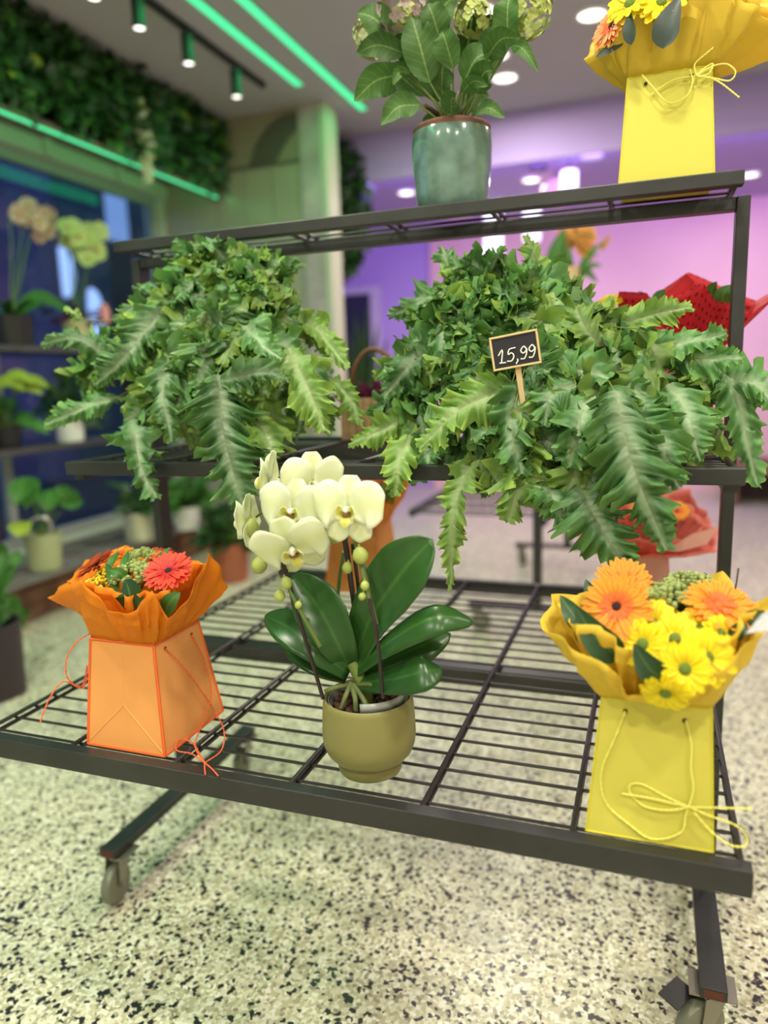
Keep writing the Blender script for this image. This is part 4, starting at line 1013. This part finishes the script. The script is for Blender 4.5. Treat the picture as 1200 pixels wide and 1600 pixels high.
# ------------------------------------------------------------------ hydrangea on the top shelf
hc = np.array([.123, .005, ZT])
hy = thing('potted_hydrangea', 'hydrangea with broad veined leaves in a teal glazed pot on the top shelf', 'hydrangea', tuple(hc))
M_teal = mat('teal_glaze', (.115, .195, .165), .16, var=.28, scale=25, coat=.6, bump=.04, bscale=50)
hp = G().lathe([(.001, 0), (.066, 0), (.069, .003), (.0735, .035), (.078, .085), (.0792, .118), (.0780, .142), (.0752, .150), (.0725, .1465), (.070, .12), (.001, .115)], hc, 52).build('pot', M_teal, hy, angle=60)
G().lathe([(.0765, .1465), (.0775, .153), (.0735, .158), (.0705, .153), (.0705, .145)], hc, 48).build('rim', mat('bare_clay', (.14, .055, .035), .7), hp)
G().lathe([(.001, .135), (.07, .130)], hc, 24).build('soil', M_bark, hp)
HL = [((690, 150), (620, 66), (559, 20), 22), ((690, 150), (632, 83), (556, 84), 17), ((690, 170), (633, 117), (553, 158), 24), ((685, 190), (655, 164), (595, 196), 18), ((700, 180), (672, 130), (643, 25), 27), ((700, 150), (670, 65), (715, -10), 23), ((708, 170), (708, 107), (690, 48), 19), ((730, 180), (760, 120), (783, 40), 20),
      ((750, 150), (793, 68), (797, -8), 20), ((722, 150), (718, 88), (788, 28), 17), ((760, 120), (798, 70), (841, 112), 9), ((722, 190), (743, 177), (789, 185), 11), ((715, 190), (727, 172), (764, 150), 16), ((712, 180), (722, 145), (764, 134), 10), ((697, 190), (690, 160), (675, 92), 24), ((718, 180), (725, 128), (768, 82), 21), ((708, 200), (692, 194), (658, 202), 10), ((685, 170), (642, 117), (614, 134), 9), ((700, 180), (690, 140), (700, 95), 20), ((712, 160), (735, 110), (760, 95), 17), ((700, 195), (705, 180), (712, 155), 15), ((690, 160), (655, 95), (610, 75), 18),
      ((705, 150), (690, 70), (668, 5), 20), ((730, 140), (745, 75), (720, 30), 18), ((735, 150), (760, 90), (812, 60), 18), ((690, 170), (650, 140), (600, 120), 18), ((700, 180), (668, 150), (640, 110), 20), ((725, 170), (745, 145), (772, 110), 18)]
rg = np.random.RandomState(8); gs = G()
for k, (s0, b0, t0_, w) in enumerate(HL):
    y = [-.02, -.055, .03, -.075, -.04, .05, -.065][k % 7] if k not in (0, 2, 3, 4) else (-.03, 0, -.06, -.07, -.06)[k]
    a, b = YP(*b0, y), YP(*t0_, y - .025); c = .5 * (a + b) + np.array([0, -.012, .010])
    g = G(); hint = np.array([.25 * math.sin(k * 2.1), -.9, -.25 + .5 * math.cos(k * 1.7)])
    blade(g, [a, c, b], hint, w * .00108 * 1.22, 30, 9, 'leaf', .30, .10, 2.5, k, teeth=.16); g.build('leaf', M_hleaf, hy, angle=180)
    q = hc + np.array([(s0[0] - 705) * .0006, 0, .14]); gs.tube(spline([q, YP(*s0, .5 * y), a], 10), np.linspace(.0028, .0016, 10), 6)
gs.build('stems', mat('hydrangea_stem', (.13, .19, .05), .5), hy)
G().tube(spline([hc + (-.01, 0, .13), YP(690, 185, -.01), YP(664, 165, -.05)], 8), .0042, 7).build('woody_stem', M_bark, hy); G().tube(spline([hc + (.005, 0, .13), YP(716, 175, 0), YP(722, 140, 0)], 8), .0048, 7).build('woody_stem', M_bark, hy)
for k, (u, v, y, r, m) in enumerate(((628, 10, -.05, .050, mat('pinkish_floret', (.44, .34, .32), .6, var=.2, scale=30)), (824, 20, -.02, .044, mat('lime_floret', (.40, .46, .13), .6, var=.2, scale=30)), (738, 28, -.01, .034, MATS['lime_floret']), (583, 58, .02, .040, mat('pale_floret', (.42, .44, .22), .6, var=.2, scale=30)), (735, 60, .06, .04, MATS['pinkish_floret']), (636, 30, -.02, .028, MATS['lime_floret']))):
    c = YP(u, v, y); g = G()
    for i in range(70):
        d = nrm(rg.normal(0, 1, 3)); p = c + d * r * (.85 + .15 * rg.rand()); petals(g, p, d, .011, 4, .5, .1, .05, 'oval', i)
    h = g.build('flower_head', m, hy, kind='stuff'); G().tube(spline([c, .5 * (c + hc) + (0, 0, .06), hc + (0, 0, .14)], 8), .0022, 6).build('stem', M_stem, h)

# ------------------------------------------------------------------ things on the far half of the rack
M_obag2 = paper_mat('deep_orange_bag_paper', (.66, .27, .06), None, .1)
rb = thing('bouquet_bag', 'orange gift bag bouquet behind the orchid on the far side of the bottom shelf', 'bouquet', (-.297, .49, ZB))
o, B, T = bag(rb, (-.388, -.210, .405, .58, ZB), (-.368, -.228, .435, .56, .775), M_obag2, M_oedge)
rim = [YP(*q) for q in ((490, 765, .38), (520, 770, .36), (560, 775, .36), (600, 790, .36), (640, 752, .42), (625, 745, .55), (560, 742, .62), (500, 745, .55))]
wrap(rb, T, rim, M_opap, bulge=.01, fold=.006, nf=8, seed=12)
for k, (u, v, y) in enumerate(((560, 752, .42), (525, 748, .45), (590, 760, .40), (612, 752, .48))): gerbera(rb, YP(u, v, y), (0, -.6, .8), .034, (M_gred, M_gor)[k % 2], M_gin, M_eyed, 50 + k)
for k in range(5): bleaf(rb, [(540 + 18 * k, 790, .38), (545 + 16 * k, 770, .38), (545 + 17 * k, 750, .40)], .014, (0, -1, .4), M_mleaf)
bleaf(rb, [(575, 800, .375), (590, 775, .37), (608, 752, .37)], .014, (0, -1, .3), M_yleaf)
cord(rb, [YP(528, 820, .425), YP(520, 860, .415), YP(535, 900, .40), YP(560, 880, .415), YP(562, 820, .43)], M_ocord)

M_rpap = paper_mat('red_dotted_wrap', (.62, .016, .030), (.25, .004, .012), .22); M_rpl = paper_mat('red_paper', (.62, .020, .030), None, .15)
rd = thing('bouquet_bag', 'red gift bag bouquet with dotted red paper behind the right fern', 'bouquet', (.56, .17, Z2 + .001))
o, B, T = bag(rd, (.475, .635, .09, .25, Z2 + .0015), (.485, .622, .11, .23, 1.215), M_rpl, mat('red_piping', (.5, .01, .02), .5))
for (u, v) in ((1004, 569), (1040, 570)): g = G(); g.lathe([(.0005, 0), (.004, 0), (.004, .0012), (.0005, .0012)], YP(u, v, .106), 12, (0, -1, .1)); g.build('eyelet', M_hole, o)
rim = [YP(*q) for q in ((962, 500, .10), (968, 455, .12), (1010, 458, .11), (1030, 500, .09), (1058, 462, .06), (1098, 442, .05), (1118, 470, .06), (1145, 476, .07), (1175, 490, .07), (1235, 440, .12), (1180, 470, .26), (1110, 440, .29), (1075, 425, .27), (1010, 470, .27))]
wrap(rd, T, rim, M_rpap, bulge=.004, fold=.003, nf=8, seed=21, inner=0, crump=.0005)
sh = [YP(*q) for q in ((1018, 520, .085), (1020, 482, .08), (1072, 427, .085), (1085, 440, .085), (1050, 520, .085))]
G().add(sh, [(0, 1, 2, 3, 4)]).build('paper_fold', M_rpl, rd, smooth=False, solid=.0006)
for path, w in (([(1118, 478, .12), (1112, 455, .11), (1120, 440, .10)], .014), ([(1130, 480, .12), (1130, 460, .10), (1142, 445, .10)], .016), ([(1115, 475, .13), (1108, 462, .12), (1106, 450, .12)], .012), ([(1015, 490, .14), (1008, 470, .14), (998, 455, .14)], .012), ([(1025, 490, .15), (1030, 465, .15), (1040, 452, .15)], .014), ([(1060, 470, .13), (1062, 455, .13), (1058, 448, .13)], .008)): bleaf(rd, path, w, (0, -1, .3), M_mleaf)

M_kpap = paper_mat('pink_wrap', (.80, .24, .20), None, .3); M_kpap2 = paper_mat('pale_pink_wrap', (.86, .50, .42), None, .3)
pk = thing('bouquet_bag', 'pink paper wrapped bouquet on the far right of the bottom shelf behind the fern', 'bouquet', (.50, .44, ZB))
o, B, T = bag(pk, (.42, .575, .38, .52, ZB), (.43, .565, .39, .51, .735), M_kpap2, M_kpap)
rim = [YP(*q) for q in ((905, 835, .40), (925, 862, .34), (980, 870, .32), (1050, 866, .33), (1122, 862, .36), (1118, 828, .44), (1100, 800, .48), (1075, 765, .52), (1000, 770, .56), (930, 790, .52))]
wrap(pk, T, rim, M_kpap, bulge=.012, fold=.010, nf=9, seed=31)
sh = [YP(*q) for q in ((1040, 860, .36), (1080, 835, .355), (1124, 822, .36), (1105, 850, .35), (1060, 862, .35))]
G().add(sh, [(0, 1, 2, 3, 4)]).build('paper_fold', M_kpap2, pk, smooth=False, solid=.0006)
for k in range(5): gerbera(pk, YP(945 + 28 * k, 800 + 6 * (k % 2), .44), (0, -.6, .8), .034, M_gred if k % 2 else M_gor, M_gin, M_eyed, 60 + k)

wb = thing('planter_box', 'small slatted wooden planter of purple foliage between the two ferns', 'planter', tuple(np.array([-.155, .25, Z2 + .001])))
zb = Z2 + .0015
for k in range(7): G().box((-.225 + .021 * k, .20, zb), (-.206 + .021 * k, .208, zb + .105)).build('slat', mat('pale_wood', (.42, .28, .14), .6, var=.2, scale=30), wb, smooth=False)
for k in range(5): G().box((-.081, .21 + .021 * k, zb), (-.074, .229 + .021 * k, zb + .105)).build('slat', MATS['pale_wood'], wb, smooth=False); G().box((-.228, .21 + .021 * k, zb), (-.221, .229 + .021 * k, zb + .105)).build('slat', MATS['pale_wood'], wb, smooth=False)
G().box((-.222, .209, zb), (-.082, .31, zb + .09)).build('soil', M_bark, wb, smooth=False)
M_ppl = leafmat('purple_leaf', (.13, .015, .06), (.25, .04, .12), None, .5, .05, .2); rg = np.random.RandomState(4)
for i in range(46):
    p = np.array([-.155 + .06 * rg.uniform(-1, 1), .255 + .04 * rg.uniform(-1, 1), zb + .085]); d = nrm([rg.normal(0, .7), rg.normal(0, .6) - .2, .9]); L = .05 + .05 * rg.rand()
    g = G(); blade(g, [p, p + d * L * .5, p + d * L + (0, 0, -.015)], nrm(np.cross(d, rg.normal(0, 1, 3))), .009, 6, 3, 'leaf', .2); g.build('leaf', M_ppl, wb, angle=180)
G().tube(spline([(-.225, .255, zb + .10), (-.20, .255, zb + .19), (-.155, .255, zb + .225), (-.10, .255, zb + .19), (-.078, .255, zb + .10)], 16), .006, 8).build('handle', mat('wicker', (.16, .07, .035), .7), wb)

# ------------------------------------------------------------------ simple potted plants for the background
def potted(name, label, cat, c, r, h, m_pot, taper=.8, group=None):
    t = thing(name, label, cat, tuple(c), group); c = np.asarray(c, float)
    p = G().lathe([(.001, 0), (r * taper, 0), (r * .98, h * .9), (r, h), (r * .92, h), (r * .9, h * .85), (.001, h * .84)], c, 28).build('pot', m_pot, t)
    G().lathe([(.001, h * .86), (r * .9, h * .85)], c, 20).build('soil', M_bark, p)
    return t, c + (0, 0, h * .85)


def bushy(t, c, R, hgt, n, L, w, m, seed, up=.5, shape='leaf', name='leaf'):
    rg = np.random.RandomState(seed); gs = G()
    for i in range(n):
        d = nrm([rg.normal(), rg.normal(), abs(rg.normal()) * up + .15]); p = c + d * (R, R, hgt) * rg.uniform(.35, 1.0); e = nrm(d + (0, 0, -.25) + rg.normal(0, .3, 3)); l = L * rg.uniform(.6, 1.2)
        g = G(); blade(g, [p, p + e * l * .5 + (0, 0, .01), p + e * l + (0, 0, -.15 * l)], nrm((0, 0, 1) + rg.normal(0, .4, 3) - np.array([0, .5, 0])), w * rg.uniform(.7, 1.1), 7, 5, shape, .2); g.build(name, m, t, angle=180)
        gs.tube(spline([c, .5 * (c + p) + (0, 0, .02), p], 6), .003, 5)
    gs.build('stems', M_stem, t)


def phal(t, c, tops, m_pet, seed, nfl=7, s=.036, lf=5, leafL=.22):
    rg = np.random.RandomState(seed)
    for k in range(lf):
        a = k * 2.4 + seed; d = np.array([math.cos(a), math.sin(a), .25]); g = G(); blade(g, [c, c + d * leafL * .5 + (0, 0, .05), c + d * leafL], (0, 0, 1), .035, 10, 5, 'orchid', .25); g.build('leaf', M_gleaf, t, angle=180)
    for (a, b) in tops:
        P = spline([c, c * .35 + a * .65 + (0, 0, .02), a, b], 22); G().tube(P, np.linspace(.005, .0025, 22), 6).build('flower_spike', M_stem, t)
        for i in range(nfl):
            q = a * (1 - i / nfl) + b * (i / nfl) + rg.normal(0, .022, 3); n = nrm(np.array([1.0, -.7, 0]) + rg.normal(0, .3, 3)); g = G(); petals(g, q, n, s, 5, .55, .06, .05, 'fan', i); f = g.build('flower', m_pet, t, angle=180)
            g = G(); g.ball(q + n * .008, s * .22, 8, 5); g.build('lip', mat('orchid_heart', (.55, .35, .10), .5), f)


# shelving along the window
M_shelf = mat('shelf_board', (.055, .05, .05), .5, var=.3, scale=6)
us = thing('plant_shelf', 'dark two-tier shelf unit in front of the dusk window', 'shelf', (-2.70, 1.6, 0))
for z in (1.43, .90): G().box((-2.83, .2, z - .03), (-2.575, 3.1, z)).build('shelf_board', M_shelf, us, smooth=False, bevel=.003)
for y in (.25, 1.22, 2.96):
    for x in (-2.82, -2.61): G().box((x, y, .2625), (x + .03, y + .03, 1.40)).build('post', mat('plum_post', (.06, .018, .028), .5), us, smooth=False)
M_wood = mat('rough_wood', (.17, .075, .04), .7, var=.5, scale=7, bump=.2, bscale=30)
pl = thing('plinth', 'low brown wooden plinth under the window shelf', 'plinth', (-2.4, 1.8, 0))
for k in range(3): G().box((-2.56, .3, .005 + .085 * k), (-2.53, 3.15, .083 + .085 * k)).build('plank', M_wood, pl, smooth=False, bevel=.004)
G().box((-2.84, .3, 0), (-2.565, 3.15, .262)).build('body', M_wood, pl, smooth=False)
wg = thing('wire_tray', 'grey wire tray lying on the brown wooden plinth', 'tray', (-2.5, 1.8, .262))
wr = G().box((-2.84, .35, .264), (-2.32, .38, .284)).box((-2.84, 3.05, .264), (-2.32, 3.08, .284)).box((-2.34, .38, .264), (-2.32, 3.05, .284)).build('frame', mat('grey_wire', (.20, .20, .19), .4, .5), wg, smooth=False)
w0 = G().tube([(-2.80, .36, .279), (-2.80, 3.06, .279)], .006, 6).build('wire', MATS['grey_wire'], wg)
for k in range(1, 8): clone(w0, (.06 * k, 0, 0), wg)
w0 = G().box((-2.84, .45, .262), (-2.34, .52, .272)).build('slat', mat('grey_board', (.30, .28, .24), .6, var=.3), wg, smooth=False)
for k in range(1, 10): clone(w0, (0, .27 * k, 0), wg)
for x, y in ((-2.36, .5), (-2.36, 1.75), (-2.36, 2.98)): G().box((x, y, 0), (x + .03, y + .03, .264)).build('leg', M_shelf, wg, smooth=False)

zs = 1.4305; M_op1 = leafmat('blush_orchid_petal', (.62, .52, .36), (.55, .25, .25), None, .5, .2, .4, transl=.2, var=.1); M_op2 = leafmat('lime_orchid_petal', (.55, .62, .26), (.55, .6, .2), None, .5, .2, .4, transl=.2, var=.1)
p = XP(20, 528, -2.70); t, c = potted('potted_orchid', 'blush orchid in a black pot, leftmost on the upper window shelf', 'orchid', (-2.70, p[1], zs), .11, .16, M_black, .9)
phal(t, c, [(XP(20, 335, -2.66), XP(85, 345, -2.64)), (XP(60, 325, -2.68), XP(30, 355, -2.66)), (XP(40, 340, -2.68), XP(75, 362, -2.64))], M_op1, 3, 5, .05, 5, .26)
g = G(); blade(g, [c, XP(60, 468, -2.62), XP(112, 486, -2.60)], (.5, -.6, .6), .06, 12, 5, 'orchid', .2); g.build('leaf', M_mleaf, t, angle=180)
p = XP(122, 535, -2.70); t, c = potted('potted_orchid', 'lime orchid with purple leaves in a cream pot on the upper window shelf', 'orchid', (-2.70, p[1], zs), .085, .17, mat('cream_pot', (.50, .47, .25), .45), .85)
phal(t, c, [(XP(105, 372, -2.68), XP(160, 400, -2.66)), (XP(150, 360, -2.68), XP(125, 392, -2.66)), (XP(115, 365, -2.68), XP(150, 380, -2.66))], M_op2, 5, 6, .055, 3, .2)
bushy(t, c, .12, .06, 26, .10, .02, M_ppl, 6)
p = XP(164, 545, -2.68); t, c = potted('potted_plant', 'small plant with a pink spathe, right of the cream pot on the window shelf', 'potted plant', (-2.68, p[1] + .20, zs), .06, .10, mat('pink_pot', (.65, .12, .18), .5)); bushy(t, c, .06, .14, 22, .13, .022, M_gleaf, 9, 1.2); 
c = XP(163, 492, -2.62); g = G(); g.lathe([(.001, -.05), (.03, -.05), (.035, .02), (.02, .06), (.001, .07)], c, 14); g.build('flower_spathe', mat('pink_spathe', (.72, .25, .28), .5), t); G().tube([c, (c[0] - .05, c[1] + .1, zs + .08)], .004, 5).build('stem', M_stem, t)
for (y, lab) in ((.75, 'out of frame'), ): pass
zs = .9005
p = XP(10, 700, -2.70); t, c = potted('potted_plant', 'yellow-green leafed plant at the left edge of the lower window shelf', 'potted plant', (-2.70, p[1], zs), .09, .12, M_black); bushy(t, c, .12, .14, 34, .15, .045, M_mleaf, 21, .8)
for (u, v) in ((5, 595), (28, 602), (18, 612), (-12, 605)):
    q = XP(u, v, -2.60); g = G(); blade(g, [q, q + (.05, .06, .02), q + (.09, .12, -.02)], (.3, -.5, .8), .05, 8, 5, 'leaf', .2); g.build('leaf', M_yleaf, t, angle=180); G().tube(spline([c, .5 * (c + q), q], 6), .003, 5).build('stem', M_stem, t)
p = XP(112, 697, -2.68); t, c = potted('potted_plant', 'dark bushy plant in a white pot on the lower window shelf', 'potted plant', (-2.68, p[1], zs), .085, .13, M_white, .85); bushy(t, c, .13, .24, 70, .13, .03, M_dleaf, 23, 1.2)
zs = .286
p = ZP(72, 888, zs); t, c = potted('potted_anthurium', 'pale green pot with arrow-leaf plant and a wire ring on the plinth tray', 'potted plant', tuple(p), .095, .19, mat('sage_pot', (.36, .38, .20), .45), .82)
for (u, v, u2, v2) in ((40, 745, 22, 790), (48, 745, 40, 795), (100, 770, 118, 790), (80, 765, 70, 800), (35, 815, 25, 838), (120, 778, 95, 790), (90, 760, 105, 790)):
    a, b = XP(u, v, p[0] + .02), XP(u2, v2, p[0] + .06); g = G(); blade(g, [a, .5 * (a + b) + (.02, -.02, .0), b], (.5, -.8, .3), .055, 10, 5, 'leaf', .2); g.build('leaf', M_mleaf if u != 35 else M_yleaf, t, angle=180); G().tube(spline([c, .5 * (a + c) + (0, 0, .03), a], 8), .005, 6).build('stem', M_stem, t)
q = c + np.array([.02, -.03, .06]); G().tube([q + .055 * np.array([math.cos(a) * .6, math.cos(a) * .8, math.sin(a)]) for a in np.linspace(0, 6.28, 25)], .008, 6).build('ring', mat('silver_ring', (.5, .48, .44), .3, .7), t)
p = ZP(219, 842, zs); t, c = potted('potted_plant', 'silvery cylinder pot with dark foliage on the plinth tray, left of the rack post', 'potted plant', tuple(p), .085, .17, mat('silver_pot', (.58, .58, .42), .3, .5), .98); bushy(t, c, .12, .20, 46, .12, .035, M_dleaf, 27, .9)
p = ZP(293, 826, zs); t, c = potted('potted_plant', 'white pot with bright green foliage on the plinth tray, right of the rack post', 'potted plant', tuple(p), .10, .15, M_white, .7); bushy(t, c, .15, .20, 60, .12, .04, M_mleaf, 28, .8)
p = ZP(362, 906, 0.0); t, c = potted('potted_plant', 'terracotta pot with dark leaves on the floor behind the orange bouquet', 'potted plant', (p[0], p[1], 0.0005), .125, .24, mat('terracotta', (.34, .10, .045), .7), .8); bushy(t, c, .16, .24, 60, .14, .04, M_dleaf, 29, .9)
t, c = potted('floor_planter', 'tall dark planter with long strap leaves on the floor at the left edge', 'planter', (-1.93, .55, 0.0005), .12, .30, mat('plum_planter', (.03, .018, .026), .5), .92)
for (u, v, u2, v2) in ((25, 870, 35, 880), (5, 860, -10, 850), (38, 960, 45, 950), (12, 900, 20, 880), (0, 940, -20, 920), (22, 940, 40, 985), (-10, 900, -30, 890)):
    a = XP(u, v, -1.93); g = G(); blade(g, [c, .5 * (a + c) + (0, 0, .05), a, XP(u2, v2, -1.9)], (.5, -.8, .3), .030, 12, 5, 'leaf', .2); g.build('leaf', M_mleaf, t, angle=180)
# yellow orchid at the end of the window
p = YP(272, 560, 2.98); t, c = potted('potted_orchid', 'yellow orchid at the far end of the window, seen under the top shelf', 'orchid', (-2.70, 2.9, 1.4305), .07, .13, M_white); phal(t, c, [(YP(255, 425, 2.95), YP(290, 440, 2.95)), (YP(280, 420, 2.95), YP(262, 445, 2.95))], leafmat('yellow_orchid_petal', (.60, .42, .14), (.5, .3, .1), None, .5, .2, .4, var=.1), 11, 4, .05, 4)
# flowers standing on the second rack
t, c = potted('potted_orchid', 'pink and yellow orchid with big leaves standing beyond the right fern', 'orchid', (.13, 1.95, Z3 + .001), .075, .13, mat('peach_pot', (.62, .45, .25), .5)); 
M_op3 = leafmat('pink_orchid_petal', (.72, .28, .36), (.7, .2, .3), None, .5, .2, .4, var=.1); M_op4 = leafmat('amber_orchid_petal', (.72, .42, .10), (.7, .3, .08), None, .5, .2, .4, var=.1)
phal(t, c, [(YP(885, 372, 1.95), YP(935, 400, 1.95)), (YP(900, 365, 1.95), YP(925, 368, 1.95))], M_op4, 4, 5, .036, 0); phal(t, c, [(YP(880, 365, 2.0), YP(928, 395, 2.0))], M_op3, 6, 4, .032, 0)
for path, w in (([(875, 440, 1.95), (870, 400, 1.93), (882, 355, 1.93)], .045), ([(890, 440, 1.95), (885, 410, 1.9), (890, 385, 1.9)], .03), ([(895, 440, 1.95), (920, 400, 1.93), (942, 378, 1.93)], .016), ([(900, 440, 1.95), (915, 425, 1.93), (935, 442, 1.93)], .018), ([(890, 440, 1.95), (880, 425, 1.93), (868, 440, 1.93)], .03), ([(905, 430, 1.95), (925, 415, 1.93), (940, 415, 1.93)], .014)):
    bleaf(t, path, w, (0, -1, .2), M_mleaf)
q = [YP(u, v, 2.6) for u, v in ((862, 300), (890, 278), (915, 300), (905, 325), (875, 325))]
t, c = potted('potted_mum', 'yellow mum heads in a pot between the right fern and the red bouquet', 'flowers', (.375, .24, Z2 + .001), .055, .11, mat('mum_pot', (.30, .20, .06), .6))
for k, (u, v) in enumerate(((945, 478), (930, 486), (958, 490), (940, 500), (968, 505), (955, 472))): q = YP(u, v, .12); daisy(t, q, (0, -.6, .8), .024, 70 + k)
bushy(t, c, .03, .12, 20, .05, .014, M_mleaf, 33, 1.2)
# peach paper lantern and snake plant in the back room
c = YP(872, 300, 4.6); o = thing('paper_lantern', 'peach round paper lantern hanging behind the top shelf', 'lantern', tuple(c - (0, 0, .13))); G().ball(c, .13, 24, 14, (1, 1, .8)).build('shade', mat('peach_paper', (.75, .52, .36), .6), o); G().tube([c + (0, 0, .1), (c[0], c[1], HP)], .005, 6).build('cable', M_black, o)
c = YP(872, 365, 4.6)
p = YP(562, 640, 4.2); t, c = potted('snake_plant', 'dark spiky plant standing beyond the marble pillar', 'potted plant', (p[0], 4.2, .0005), .16, .42, mat('dark_pot', (.05, .03, .05), .5), .85)
for (u, v) in ((575, 470), (555, 490), (590, 505), (545, 515), (605, 525), (565, 500), (540, 540), (585, 540)):
    a = YP(u, v, 4.2 + .1 * math.sin(u)); g = G(); blade(g, [c + rg.normal(0, .04, 3), .5 * (a + c) + (.01, 0, .1), a], (.2, -1, .1), .05, 10, 3, 'grass', .2); g.build('leaf', M_dleaf, t, angle=180)
# low bench at the back on the right
bn = thing('bench', 'dark brown low bench against the pink back wall at the right', 'bench', (2.1, 5.7, 0))
G().box((1.15, 5.45, .28), (3.0, 6.2, .36)).build('seat', M_wood, bn, smooth=False, bevel=.005)
for x in (1.2, 2.0, 2.9): G().box((x, 5.5, 0), (x + .06, 6.15, .28)).build('leg', M_wood, bn, smooth=False)
G().box((1.3, 5.9, .02), (2.9, 5.95, .27)).build('panel', mat('dark_panel', (.05, .02, .02), .6), bn, smooth=False)
